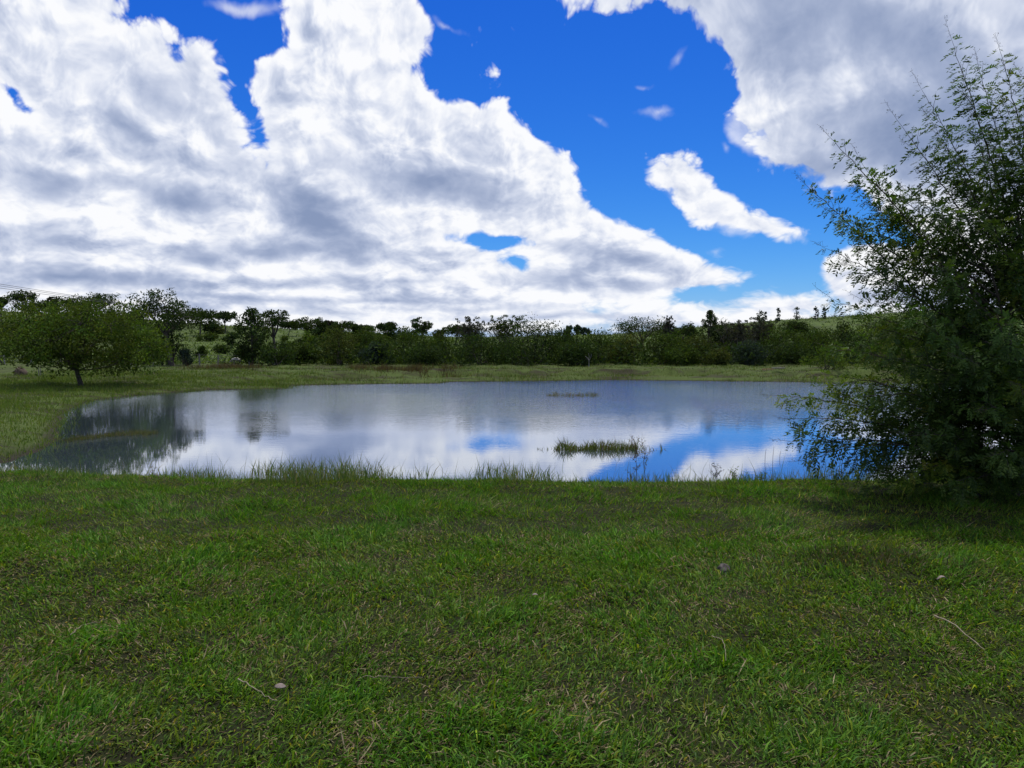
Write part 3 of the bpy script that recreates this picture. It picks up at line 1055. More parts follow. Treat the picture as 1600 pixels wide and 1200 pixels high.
# the thicket, left to right
for px, tp, w_, d_, kd, pl, lb in [
        (470, 540, 56, 52, 'bush', 'mid', 'green bush at the left end of the thicket'),
        (528, 520, 100, 52, 'bush', 'olive', 'rounded olive bush at the left of the thicket'),
        (572, 514, 66, 58, 'bush', 'mid', 'leafy green bush behind the rounded olive bush'),
        (585, 540, 56, 53, 'bush', 'blue', 'blue green bush right of the rounded olive bush'),
        (640, 524, 100, 54, 'bush', 'mid', 'green bush below the lone leaning tree'),
        (694, 524, 84, 56, 'bush', 'mid', 'mid green bush below the umbrella shaped tree'),
        (665, 546, 90, 50, 'bush', 'dark', 'low dark bush at the front below the lone leaning tree'),
        (738, 502, 70, 57, 'twiggy', 'grey', 'twiggy upright shrub standing above the thicket'),
        (790, 500, 80, 58, 'twiggy', 'mid', 'taller twiggy shrub at the top of the thicket'),
        (752, 530, 110, 52, 'bush', 'dark', 'dark bush in front of the twiggy shrubs'),
        (832, 500, 108, 54, 'bush', 'dark', 'highest dome shaped dark bush of the thicket'),
        (815, 536, 120, 51, 'bush', 'dark', 'low dark bush in front of the highest dome'),
        (888, 516, 90, 55, 'bush', 'dark', 'dark bush sloping down right of the highest dome'),
        (935, 524, 90, 56, 'bush', 'mid', 'green bush left of the white branched stem'),
        (905, 542, 90, 51, 'bush', 'dark', 'low dark bush behind the white branched stem'),
        (985, 530, 90, 54, 'bush', 'olive', 'olive bush right of the white branched stem'),
        (1010, 503, 80, 64, 'umbrella', 'dark', 'spreading dark tree rising above the right thicket'),
        (1044, 500, 24, 60, 'twiggy', 'grey', 'thin twiggy sapling between two dark thicket trees'),
        (1068, 500, 46, 62, 'open', 'dark', 'dark tree left of the tallest thicket tree'),
        (1110, 487, 34, 60, 'tall', 'dark', 'tallest dark tree of the right thicket'),
        (1130, 505, 54, 60, 'bush', 'dark', 'dark bush right of the tallest thicket tree'),
        (1036, 526, 84, 53, 'bush', 'mid', 'green bush in front of the spreading thicket tree'),
        (1092, 530, 92, 53, 'bush', 'olive', 'yellowish green bush in front of the tallest thicket tree'),
        (1120, 548, 60, 51, 'bush', 'olive', 'small olive bush low in front of the tallest tree'),
        (1060, 546, 70, 51, 'bush', 'mid', 'small green bush low in the right thicket'),
        (1152, 508, 80, 56, 'twiggy', 'grey', 'greyish bare looking bush right of the tallest tree'),
        (1186, 503, 66, 58, 'twiggy', 'grey', 'grey twiggy bush with thin tips above the clay bank'),
        (1166, 540, 80, 52, 'bush', 'blue', 'blue green bush low behind the clay bank'),
        (1222, 512, 76, 56, 'bush', 'mid', 'green bush above the right end of the clay bank'),
        (1240, 506, 36, 66, 'umbrella', 'dark', 'dark rounded tree against the bright right hill'),
        (1232, 540, 70, 52, 'bush', 'dark', 'dark bush just right of the clay bank'),
        (1290, 520, 80, 58, 'bush', 'mid', 'green bush partly hidden by the near feathery shrub'),
        (1360, 512, 110, 58, 'bush', 'dark', 'dark bush seen through the near feathery shrub'),
        (1450, 508, 120, 58, 'bush', 'mid', 'mid green bush behind the middle of the near shrub'),
        (1560, 505, 140, 58, 'bush', 'dark', 'dark bush behind the right part of the near shrub')]:
    T('thicket_bush', lb, 'bush', THICK, kd, px, 572, tp, w_, d_, pl, 110 if kd != 'twiggy' else 60, 38, 0.14, 0.6 if kd == 'twiggy' else 1.0)
# yellow-green shrub on the far shore seen through the near shrub
T('shrub', 'yellow green shrub at the water edge behind the near shrub', 'shrub', None, 'bush', 1292, 592, 543, 76, 45, 'bright', 60, 34, 0.12)
T('shrub', 'wide olive shrub on the far shore behind the near shrub', 'shrub', None, 'bush', 1385, 592, 540, 110, 45.5, 'olive', 70, 34, 0.13)
# far trees and young eucalyptus on the right hill
for px, tp, w_, lb in [(889, 511, 20, 'far grey green tree left in the row on the horizon gap'), (903, 509, 16, 'pointed far tree in the row on the horizon gap'),
                       (914, 513, 20, 'rightmost far tree in the row on the horizon gap')]:
    T('far_tree', lb, 'tree', 'far trees in the horizon gap', 'bush', px, 530, tp, w_, 168, 'blue', 26, 26, 0.5)
for px, tp, w_, lb in [(1188, 486, 13, 'leftmost slim young tree on the right hill crest'), (1216, 482, 10, 'second slim young tree on the right hill crest'),
                       (1245, 480, 12, 'third slim young tree on the right hill crest'), (1275, 480, 11, 'fourth slim young tree on the right hill crest'),
                       (1288, 481, 8, 'rightmost slim young tree on the right hill crest'), (1196, 488, 8, 'shortest slim young tree on the right hill crest')]:
    T('slim_tree', lb, 'tree', 'slim young trees on the right hill', 'column', px, 510, tp, w_ * 0.8, 150, 'blue', 26, 9, 0.34)
for px, tp, w_, d_, pl, lb in [(1155, 510, 60, 80, 'dark', 'dark hill bush just above the grey twiggy bushes'), (1205, 508, 60, 84, 'mid', 'green hill bush below the leftmost slim trees'),
                               (1262, 510, 56, 78, 'mid', 'mid green hill bush below the fourth slim tree'), (1318, 508, 60, 84, 'dark', 'dark hill bush right of the slim trees'),
                               (1385, 500, 70, 90, 'mid', 'green hill bush high behind the near shrub'), (1280, 524, 50, 66, 'dark', 'dark low hill bush above the yellow green shore shrub')]:
    T('hill_bush', lb, 'bush', 'bushes on the right hill', 'bush', px, 540, tp, w_, d_, pl, 60, 32, d_ * 0.0028)
# closed undergrowth that fills the foot of the thicket
m = 9000
ux = rng.uniform(-19, 27, m)
uy = rng.uniform(50.0, 60, m)
uz = height(ux, uy) + rng.uniform(0, 1, m) ** 1.4 * 1.5
v, f, c = leaf_cards(np.stack([ux, uy, uz], 1), np.full(m, 0.30), mixcols(PAL['dark'], m, 0.6, 1.2))
link('undergrowth', mesh_from('undergrowth', v, f, c), M_LEAF, kind='stuff', label='tangled dark undergrowth at the foot of the thicket', category='undergrowth')

# ================================================================== the feathery shrub at the right
rng = np.random.default_rng(2024)
SH_D = 8.2
sh_base = ground_hit(1605, 776)
SX, SY, SZ = sh_base


def unit(v):
    return v / (np.linalg.norm(v) + 1e-9)


def feather_leaves(pts, axes, lens, cols):
    """bipinnate leaves: a drooping rachis with five pairs of narrow pinnae (quads)"""
    m = len(pts)
    pairs = 5
    ax = axes / (np.linalg.norm(axes, axis=1, keepdims=True) + 1e-9)
    sd_ = np.cross(ax, np.array([[0, 0, 1.0]]) + rng.normal(0, 0.35, (m, 3)))
    sd_ /= np.linalg.norm(sd_, axis=1, keepdims=True) + 1e-9
    nrm = np.cross(sd_, ax)
    V = []
    for k in range(pairs):
        t = 0.18 + 0.82 * k / (pairs - 1)
        droop = -0.30 * t * t
        q = pts + ax * (lens * t)[:, None] + np.array([[0, 0, 1.0]]) * (lens * droop)[:, None]
        for s in (-1, 1):
            d = sd_ * s * 0.62 + ax * 0.72 + nrm * (0.10 + rng.normal(0, 0.18, (m, 1)))
            d /= np.linalg.norm(d, axis=1, keepdims=True)
            L = (lens * rng.uniform(0.38, 0.56, m) * (1.0 - 0.25 * abs(t - 0.5)))[:, None]
            wv_ = np.cross(d, nrm + rng.normal(0, 0.35, (m, 3)))
            wv_ /= np.linalg.norm(wv_, axis=1, keepdims=True) + 1e-9
            wd = L * 0.19
            V.append(np.stack([q, q + d * L * 0.5 + wv_ * wd, q + d * L, q + d * L * 0.5 - wv_ * wd], 1))
    V = np.stack(V, 1).reshape(-1, 3)
    f = np.arange(len(V)).reshape(-1, 4)
    return V, f, np.repeat(cols, pairs * 2 * 4, axis=0)


FEATHER = np.array([(0.042, 0.082, 0.016), (0.052, 0.096, 0.018), (0.034, 0.066, 0.016), (0.066, 0.105, 0.022)])
shrub = link('feathery_shrub', None, loc=(SX, SY, SZ), label='large feathery leaved shrub beside the pond at the right', category='shrub')
org = np.array([SX, SY, SZ])

# upright stems
stems = []
for px, py, dy in ((1585, 300, 0.1), (1650, 240, 0.3), (1550, 430, -0.35), (1720, 330, 0.2), (1620, 420, 0.7)):
    a = at(px, py, SH_D + dy)
    p0 = np.array([SX + rng.normal(0, 0.10), SY + rng.normal(0, 0.10), SZ - 0.05])
    p1 = np.array(a)
    t = np.linspace(0, 1, 12)[:, None]
    mid = p0 * 0.5 + p1 * 0.5 + np.array([rng.normal(0, 0.10), rng.normal(0, 0.08), 0])
    pts = (1 - t) ** 2 * p0 + 2 * t * (1 - t) * mid + t * t * p1
    stems.append(pts)
tv, tf = tubes([(s - org, np.linspace(0.034, 0.010, len(s))) for s in stems], 7)
link('trunk', mesh_from('trunk', tv, tf, smooth=True), M_TWIG, shrub)

tips = [(1487, 62, 0.0), (1528, 100, 0.3), (1562, 78, -0.2), (1598, 120, 0.2), (1440, 140, 0.3), (1402, 188, -0.2), (1297, 215, 0.0), (1345, 252, 0.4),
        (1258, 288, -0.2), (1305, 335, 0.4), (1290, 388, 0.1), (1340, 420, -0.5), (1302, 468, 0.4), (1330, 505, 0.0), (1300, 545, 0.4), (1275, 585, -0.3),
        (1208, 618, 0.0), (1235, 655, -0.4), (1238, 690, 0.3), (1262, 718, -0.5), (1292, 744, 0.1), (1345, 752, -0.5), (1400, 756, -0.7), (1470, 758, -0.9),
        (1370, 330, 0.2), (1420, 300, -0.6), (1470, 220, 0.6), (1520, 190, -0.5), (1380, 560, -0.9), (1350, 620, -0.8), (1330, 690, 0.7), (1420, 680, -1.1),
        (1400, 480, -0.9), (1470, 420, -1.0), (1540, 330, -0.8), (1500, 560, -1.3), (1540, 640, -1.3), (1480, 640, 1.2), (1420, 590, 1.1), (1450, 500, 1.1),
        (1520, 440, 1.2), (1400, 430, 0.8), (1360, 660, 0.2), (1440, 720, 0.6), (1560, 500, -1.4), (1590, 600, -1.4), (1560, 710, -1.2), (1620, 700, -1.3),
        (1640, 140, 0.0), (1690, 190, 0.3), (1740, 160, -0.2), (1780, 260, 0.2), (1840, 330, -0.2), (1880, 420, 0.3), (1900, 520, -0.1), (1930, 620, 0.2),
        (1890, 700, -0.2), (1820, 750, 0.1), (1760, 560, -1.0), (1720, 420, -0.9), (1700, 660, -1.2), (1680, 300, -0.7), (1780, 480, 1.0), (1700, 560, 1.2), (1620, 250, -0.5), (1610, 380, -1.0),
        (1508, 140, -0.1), (1545, 150, 0.4), (1575, 175, -0.4), (1600, 200, 0.2), (1455, 190, -0.2), (1430, 235, 0.1), (1485, 250, -0.3), (1535, 240, 0.3),
        (1570, 260, -0.1), (1380, 285, -0.1), (1345, 305, 0.1), (1410, 345, 0.5), (1330, 360, -0.2), (1370, 385, 0.3), (1440, 330, 0.3), (1500, 330, -0.5), (1545, 390, 0.6), (1590, 350, -0.2),
        (1460, 350, 0.2), (1500, 280, 0.1), (1430, 390, -0.3), (1385, 520, 0.3), (1350, 470, 0.7), (1450, 560, -0.2), (1520, 500, 0.3), (1390, 610, 0.5), (1300, 640, 0.5), (1310, 600, -0.1),
        (1480, 600, -0.6), (1530, 570, -0.9), (1570, 430, -0.4), (1590, 300, 0.4), (1340, 725, 0.6), (1500, 700, -0.4), (1545, 740, -0.5), (1420, 640, -0.2), (1580, 660, 0.8), (1470, 470, 0.5)]
stem_pts = np.concatenate(stems)
n_leaf = 0
for ti, (px, py, dy) in enumerate(tips):
    tip = np.array(at(px, py, SH_D + dy))
    tip[2] = max(tip[2], SZ + 0.10)
    # leaves the stem lower than its tip; steeper near the top
    hgt_ = (tip[2] - SZ) / 4.8
    best, bv = None, 1e9
    for p in stem_pts:
        hd = math.hypot(tip[0] - p[0], tip[1] - p[1]) + 1e-6
        el = math.atan2(tip[2] - p[2], hd)
        want = np.interp(hgt_, [0.0, 0.2, 0.45, 0.7, 1.0], [0.05, 0.22, 0.45, 0.70, 1.15])
        sc = abs(el - want) + 0.05 * hd + rng.uniform(0, 0.15)
        if p[2] > SZ + 0.05 and sc < bv:
            best, bv = p, sc
    p0 = np.array(best)
    L = np.linalg.norm(tip - p0)
    k = max(10, int(L / 0.085))
    t = np.linspace(0, 1, k)[:, None]
    ctrl = p0 * 0.5 + tip * 0.5 + np.array([0, 0, (0.05 if hgt_ > 0.4 else 0.13) * L]) + rng.normal(0, 0.03 * L, 3)
    main = (1 - t) ** 2 * p0 + 2 * t * (1 - t) * ctrl + t * t * tip
    main[1:-1] += rng.normal(0, 0.006, (k - 2, 3))
    paths = [(main - org, np.linspace(0.004 + 0.0042 * L, 0.0016, k))]
    LP, LA, LL, LC = [], [], [], []
    tint = rng.uniform(0.8, 1.35)
    fresh = rng.uniform() < 0.12
    airy = float(np.interp(hgt_, [0.30, 0.9], [1.0, 0.75]))     # long bare-ish whips towards the top
    tang = np.gradient(main, axis=0)
    phase = rng.uniform(0, 6.283)
    for i in range(int(k * 0.16), k):
        tt = i / (k - 1)
        ta = unit(tang[i])
        for rep in range(2):
            phase += 2.4
            ref = unit(np.cross(ta, np.array([0.03, 0.02, 1.0])))
            oth = np.cross(ta, ref)
            lat = ref * math.cos(phase) + oth * math.sin(phase)
            if rep == 1 and tt < 0.93 and rng.uniform() < 0.35 + 0.65 * airy:
                # side twig
                ln = (0.20 + 0.42 * (1 - tt)) * min(1.0, 0.35 + L * 0.5) * rng.uniform(0.55, 1.25) * airy
                d = unit(ta * 0.80 + lat * 0.62 + np.array([0, 0, 0.16]))
                kk = max(5, int(ln / 0.030))
                s = np.linspace(0, 1, kk)[:, None]
                tw = main[i] + d * ln * s + np.array([0, 0, -0.05 * ln]) * s * s + rng.normal(0, 0.003, (kk, 3))
                paths.append((tw - org, np.linspace(0.0026, 0.0010, kk)))
                for j in range(1, kk):
                    phase += 2.6
                    l2 = ref * math.cos(phase) + oth * math.sin(phase)
                    LP.append(tw[j])
                    LA.append(unit(d * 0.60 + l2 * 0.70 + np.array([0, 0, -0.45])))
                    LL.append((0.75 + 0.25 * airy) * rng.uniform(0.080, 0.135) * (1.0 if j < kk - 2 else 0.6))
                    LC.append(tint)
            else:
                LP.append(main[i])
                LA.append(unit(ta * 0.5 + lat * 0.75 + np.array([0, 0, -0.5])))
                LL.append(rng.uniform(0.09, 0.15) * (1.0 if tt < 0.9 else 0.6))
                LC.append(tint)
    # bare flowering tip with tiny buds
    ta = unit(tang[-1])
    ext = main[-1] + np.linspace(0, 1, 6)[:, None] * unit(ta + np.array([0, 0, 0.15])) * rng.uniform(0.12, 0.24)
    paths.append((ext - org, np.linspace(0.0016, 0.0008, 6)))
    bud_p, bud_a = [], []
    for j in range(1, 6):
        for r_ in range(3):
            dd = unit(ta * 0.6 + rng.normal(0, 0.6, 3))
            e = ext[j] + dd * rng.uniform(0.02, 0.055)
            paths.append((np.array([ext[j], (ext[j] + e) / 2, e]) - org, np.array([0.0009, 0.0008, 0.0007])))
            bud_p.append(e)
    LP, LA, LL = np.array(LP), np.array(LA), np.array(LL)
    cols = np.clip(mixcols(FEATHER, len(LP), 0.7, 1.35) * tint * (np.array([[1.9, 1.6, 1.0]]) if fresh else 1.0), 0.01, 0.2)
    v, f, c = feather_leaves(LP - org, LA, LL, cols)
    bv_, bf, bc = leaf_cards(np.array(bud_p) - org, np.full(len(bud_p), 0.014), mixcols(np.array([(0.06, 0.06, 0.03), (0.08, 0.06, 0.035)]), len(bud_p)))
    v, f, c = joined([(v, f, c), (bv_, bf, bc)])
    pv, pf = tubes(paths, 4)
    br = link('branch', mesh_from('branch', pv, pf, smooth=True), M_TWIG, shrub)
    link('leaf_spray', mesh_from('leaf_spray', v, f, c), M_NEAR, br, kind='stuff')
    n_leaf += len(f)

# ================================================================== small things
rng = np.random.default_rng(77)


def bmesh_obj(name, paths, mat, parent=None, sides=6, **kw):
    v, f = tubes(paths, sides)
    return link(name, mesh_from(name, v, f, smooth=True), mat, parent, **kw)


def box_mesh(name, lo, hi):
    x0, y0, z0 = lo
    x1, y1, z1 = hi
    v = np.array([(x0, y0, z0), (x1, y0, z0), (x1, y1, z0), (x0, y1, z0), (x0, y0, z1), (x1, y0, z1), (x1, y1, z1), (x0, y1, z1)], float)
    f = np.array([(0, 3, 2, 1), (4, 5, 6, 7), (0, 1, 5, 4), (1, 2, 6, 5), (2, 3, 7, 6), (3, 0, 4, 7)])
    return mesh_from(name, v, f)


def lump(name, rx, ry, rz, amp=0.25, seed=0, seg=18, ring=10, power=1.0, flat=0.0):
    """an uneven rounded lump sitting on z = 0"""
    th = np.linspace(0, 2 * np.pi, seg, endpoint=False)
    ph = np.linspace(0, 1, ring)
    V = []
    for p in ph:
        r = math.cos(p * math.pi / 2) ** power
        z = math.sin(p * math.pi / 2)
        nz = 1 + amp * (vnoise(np.cos(th) * 1.7 + 3 * p + 5, np.sin(th) * 1.7 + 8 + p * 2, seed) - 0.5) * 2
        V.append(np.stack([np.cos(th) * rx * r * nz, np.sin(th) * ry * r * nz, np.full(seg, z * rz) * (0.85 + 0.15 * nz) - (0.02 if p == 0 else 0)], 1))
    V = np.concatenate(V)
    F_ = []
    for i in range(ring - 1):
        for j in range(seg):
            F_.append((i * seg + j, i * seg + (j + 1) % seg, (i + 1) * seg + (j + 1) % seg, (i + 1) * seg + j))
    return mesh_from(name, V, np.array(F_), smooth=True)


# utility pole on the slope and its wires towards the left
PD = 165.0
pb_ = at(458, 545, PD)
pz = hz(pb_.x, pb_.y)
ptop = at(458, 509, PD).z
pole = link('utility_pole', None, loc=(pb_.x, pb_.y, pz), label='pale concrete utility pole on the slope among dark trees', category='pole')
H = ptop - pz
bmesh_obj('post', [(np.array([(0, 0, -0.3), (0, 0, H * 0.5), (0, 0, H)]), np.array([0.22, 0.19, 0.15]))], M_CONC, pole, 8)
arm = link('crossarm', box_mesh('crossarm', (-1.0, -0.07, H - 0.42), (1.0, 0.07, H - 0.27)), M_WOOD, pole)
for q in (-0.9, 0.0, 0.9):
    bmesh_obj('insulator', [(np.array([(q, 0, H - 0.28), (q, 0, H - 0.15), (q, 0, H - 0.05)]), np.array([0.05, 0.07, 0.03]))], M_CONC, arm, 8)
for i, (q, e0, e1, lb) in enumerate(((-0.9, 0.0, 0.0, 'highest'), (0.0, 5.0, 2.0, 'middle'), (0.9, 11.0, 5.0, 'lowest'))):
    p0 = np.array([pb_.x + q, pb_.y, ptop - 0.02])
    a0 = np.array(at(180, 466 + e1, 100.0))
    p1 = np.array(at(-260, 402 + e0, 66.0))
    t = np.linspace(0, 1, 40)[:, None]
    tm = (a0[0] - p0[0]) / (p1[0] - p0[0])
    sag = (p0[2] + (p1[2] - p0[2]) * tm) - a0[2]
    pts = p0 + (p1 - p0) * t
    pts[:, 2] -= 4 * max(0.3, min(sag / (4 * tm * (1 - tm)), 3.0)) * (t * (1 - t))[:, 0]
    bmesh_obj('power_wire', [(pts, np.full(40, 0.022))], M_WIRE, None, 4,
              label='%s of three thin power wires sagging in from the upper left' % lb, category='wire', group='power wires at upper left')

# wire fence across the left pasture
fpx = [(-40, 583), (8, 583), (49, 582), (96, 582), (150, 581), (205, 580), (240, 580), (287, 579), (312, 578.5), (341, 578), (390, 577), (430, 577)]
fence = link('wire_fence', None, loc=(0, 0, 0), label='old wire fence with weathered posts across the left pasture', category='fence')
tops = []
for i, (px, py) in enumerate(fpx):
    d = 51.0
    a, b = ray(px, py)
    X, Y = a * d, d
    zz = hz(X, Y)
    hh = 0.75 + rng.uniform(-0.06, 0.06)
    lean = rng.normal(0, 0.03)
    r0 = 0.05 if i != 2 else 0.08
    bmesh_obj('post', [(np.array([(X, Y, zz - 0.2), (X + lean * 0.5, Y, zz + hh * 0.5), (X + lean, Y, zz + hh)]), np.array([r0, r0, r0 * 0.9]))], M_WOOD, fence, 7)
    tops.append((X + lean, Y - 0.05, zz, hh))
for frac in (0.40, 0.68, 0.92):
    pts = np.array([(x, y, z + h * frac) for x, y, z, h in tops])
    bmesh_obj('wire', [(pts, np.full(len(pts), 0.008))], M_WIRE, fence, 4)

# low earth mound at the far left
p = ground_hit(32, 586)
mound = link('earth_mound', lump('earth_mound', 0.30, 0.26, 0.42, 0.25, 3, power=1.4), M_SOIL, None, p, label='small cone shaped brown earth mound in the left pasture', category='mound')
# two thin stakes next to it
for px, lb in ((60.5, 'left of two short thin stakes right of the earth mound'), (63.5, 'right of two short thin stakes right of the earth mound')):
    p = ground_hit(px, 588)
    bmesh_obj('stake', [(np.array([(0, 0, -0.1), (0.01, 0, 0.2), (0.0, 0, 0.42)]), np.array([0.022, 0.02, 0.018]))], M_WOOD, None, 6, loc=p, label=lb, category='stake', group='thin stakes in the left pasture')

# small white grazing animal behind the fence
p = ground_hit(370, 582.5)
p = Vector((p.x * 51.8 / p.y, 51.8, hz(p.x * 51.8 / p.y, 51.8)))


J = [(0, 0, .34), (.16, 0, .35), (-.17, 0, .35), (.25, 0, .33), (.33, 0, .24), (.40, 0, .15),
     (.15, .06, .28), (.15, .06, .15), (.16, .06, .01), (.13, -.06, .28), (.12, -.06, .15), (.12, -.06, .01),
     (-.17, .06, .27), (-.20, .06, .15), (-.18, .06, .01), (-.15, -.06, .27), (-.18, -.06, .15), (-.15, -.06, .01), (-.25, 0, .33), (-.27, 0, .22)]
E = [(0, 1), (0, 2), (1, 3), (3, 4), (4, 5), (1, 6), (6, 7), (7, 8), (1, 9), (9, 10), (10, 11), (2, 12), (12, 13), (13, 14), (2, 15), (15, 16), (16, 17), (2, 18), (18, 19)]
RD = [.105, .095, .10, .055, .045, .028, .045, .022, .018, .045, .022, .018, .055, .024, .018, .055, .024, .018, .02, .012]
animal = link('grazing_animal', None, loc=p, label='small white grazing animal beyond the wire fence', category='animal')
animal.rotation_euler[2] = R(195)
animal.scale = (1.15, 1.15, 1.15)
bo = bpy.data.objects.new('body', bpy.data.meshes.new('body'))
bo.data.from_pydata(J, E, [])
bo.data.materials.append(M_HIDE)
COL.objects.link(bo)
bo.parent = animal
bo.modifiers.new('skin', 'SKIN')
for i, r_ in enumerate(RD):
    bo.data.skin_vertices[0].data[i].radius = (r_, r_)
bo.data.skin_vertices[0].data[0].use_root = True
s_ = bo.modifiers.new('sub', 'SUBSURF')
s_.levels = s_.render_levels = 2
for s in (-1, 1):
    e = link('ear', lump('ear', 0.045, 0.014, 0.02, 0.1, 4, 8, 4), M_HIDE, animal, (0.31, 0.05 * s, 0.265))
    e.rotation_euler[2] = R(60 * s)

# white slab glinting on the slope left of the pole
p = at(444.5, 545.5, 88)
zz = hz(p.x, p.y)
tr = link('white_trough', None, loc=(p.x, p.y, zz), label='small white trough glinting among shrubs left of the pole foot', category='trough')
hh = max(p.z - zz, 0.35)
link('basin', box_mesh('basin', (-0.26, -0.15, hh - 0.16), (0.26, 0.15, hh)), M_HIDE, tr)
for sx in (-0.2, 0.2):
    link('leg', box_mesh('leg', (sx - 0.04, -0.1, -0.1), (sx + 0.04, 0.1, hh - 0.16)), M_CONC, tr)

# pale bare earth under the broad tree, red clay and a pale plank on the right bank
def patch(name, px0, px1, py, mat, label, hgt, depth, **kw):
    p0, p1 = ground_hit(px0, py), ground_hit(px1, py)
    c = (p0 + p1) / 2
    o = link(name, lump(name, (p1.x - p0.x) / 2, depth, hgt, 0.35, int(px0), 26, 8, 0.7), mat, None, (c.x, c.y, hz(c.x, c.y) - 0.02), label=label, **kw)
    return o


patch('bare_earth', 182, 226, 599, M_SAND, 'pale bare earth under the right side of the broad tree', 0.07, 0.4, category='earth')
patch('clay_bank', 1186, 1216, 577, M_CLAY, 'patch of bare red clay on the far bank at the right', 0.12, 0.5, category='clay')
p = ground_hit(1216, 581)
pk = link('pale_plank', box_mesh('pale_plank', (-0.36, -0.05, 0.14), (0.36, 0.05, 0.19)), M_WOOD, None, (p.x, p.y, hz(p.x, p.y) + 0.0),
          label='thin pale plank lying in front of the red clay', category='plank')

# bare pale branched stem in front of the thicket
p = ground_hit(920, 571)
p = Vector((p.x * 49.4 / p.y, 49.4, hz(p.x * 49.4 / p.y, 49.4)))
st = [(np.array([(0, 0, -0.1), (0.01, 0, 0.25), (0.0, 0, 0.5)]), np.array([.03, .026, .02])),
      (np.array([(0, 0, 0.4), (0.12, 0, 0.6), (0.16, 0, 0.85)]), np.array([.018, .014, .008])),
      (np.array([(0, 0, 0.45), (-0.12, 0, 0.62), (-0.26, 0, 0.72)]), np.array([.018, .014, .008])),
      (np.array([(0.0, 0, 0.5), (0.02, 0, 0.7), (-0.04, 0, 0.9)]), np.array([.018, .012, .007]))]
bmesh_obj('bare_sapling', st, M_WOOD, None, 6, loc=p, label='bare pale branched stem standing before the dark thicket', category='sapling')


# ------------------------------------------------------------------ water plants
def reed_island(px0, px1, py, hgt, count, depth, label, pal, lean):
    xa, ya = on_level(px0, py, WATER_Z)
    xb, yb = on_level(px1, py, WATER_Z)
    cx, cy = (xa + xb) / 2, ya
    m = count
    u = np.where(rng.uniform(0, 1, m) < 0.75, rng.uniform(-0.85, 0.70, m), rng.normal(0, 0.55, m)).clip(-1.15, 1.15)
    x = u * (xb - xa) / 2
    y = rng.normal(0, depth, m) * np.sqrt(np.clip(1 - u * u * 0.8, 0.05, 1))
    dens = 0.35 + 0.75 * vnoise(u * 6 + 3, np.zeros(m), int(px0))
    ln = hgt * dens * rng.uniform(0.5, 1.2, m) * np.where(np.abs(u) > 0.75, 0.7, 1.0)
    v, f, c = blades(x, y, np.full(m, -0.06), ln + 0.05, 0.010 * rng.uniform(0.6, 1.3, m), np.abs(rng.normal(lean, 0.30, m)), rng.uniform(0, 6.28, m), rng.uniform(0, 0.6, m),
                     mixcols(pal, m, 0.6, 1.2), True)
    isl = link('reed_island', None, loc=(cx, cy, WATER_Z), label=label, category='reeds', group='reed islands in the pond')
    link('blades', mesh_from('blades', v, f, c), M_REED, isl, kind='stuff')


REEDS = np.array([(0.100, 0.150, 0.028), (0.125, 0.155, 0.040), (0.130, 0.100, 0.045), (0.080, 0.120, 0.026)])
reed_island(852, 1022, 702, 0.27, 1300, 0.17, 'larger grassy reed island in the middle of the pond', REEDS, 0.42)
reed_island(845, 950, 618.5, 0.24, 700, 0.45, 'small flat reed island farther out near the far shore', REEDS * np.array([1.2, 0.9, 0.9]), 0.6)
for px, py, hh, lb in ((1195, 722, 0.24, 'leftmost thin reed stem standing in blue water near the shrub'), (1207, 728, 0.34, 'tallest thin reed stem in blue water near the shrub'),
                       (1218, 718, 0.16, 'shortest thin reed stem in blue water near the shrub')):
    xa, ya = on_level(px, py, WATER_Z)
    bmesh_obj('reed', [(np.array([(0, 0, -0.3), (0.005, 0, hh * 0.5), (0.02, 0, hh)]), np.array([.004, .0035, .002]))], M_TWIG, None, 5,
              loc=(xa, ya, WATER_Z), label=lb, category='reed', group='single reed stems near the shrub')


# ------------------------------------------------------------------ weeds on the near shore
def weed(px, base_py, top_py, d, n_side, label, leafy, col):
    a, b = ray(px, top_py)
    X, Y = a * d, d
    z0 = hz(X, Y)
    h = EYE + b * d - z0
    root = link('tall_weed', None, loc=(X, Y, z0), label=label, category='weed', group='weeds on the near shore')
    t = np.linspace(0, 1, 10)[:, None]
    main = np.array([0, 0, -0.04]) + np.array([rng.normal(0, 0.03), 0, h + 0.04]) * t + rng.normal(0, 0.006, (10, 3))
    paths = [(main, np.linspace(0.0045, 0.0014, 10))]
    pts = []
    for i in range(n_side):
        q = rng.uniform(0.35, 1.0)
        b0 = np.array([np.interp(q, t[:, 0], main[:, j]) for j in range(3)])
        dv = unit(np.array([rng.normal(0, 0.6), rng.normal(0, 0.4), rng.uniform(0.5, 1.0)]))
        L = rng.uniform(0.05, 0.14)
        e = b0 + dv * L
        paths.append((np.array([b0, (b0 + e) / 2 + rng.normal(0, 0.004, 3), e]), np.array([0.002, 0.0015, 0.001])))
        for j in range(leafy):
            w = rng.uniform(0.2, 1.0)
            pts.append(b0 * (1 - w) + e * w + rng.normal(0, 0.012, 3))
    pts = np.array(pts)
    bmesh_obj('stem', paths, M_TWIG, root, 5)
    v, f, c = leaf_cards(pts, np.full(len(pts), 0.019), mixcols(col, len(pts)))
    link('leaves', mesh_from('leaves', v, f, c), M_REED, root, kind='stuff')


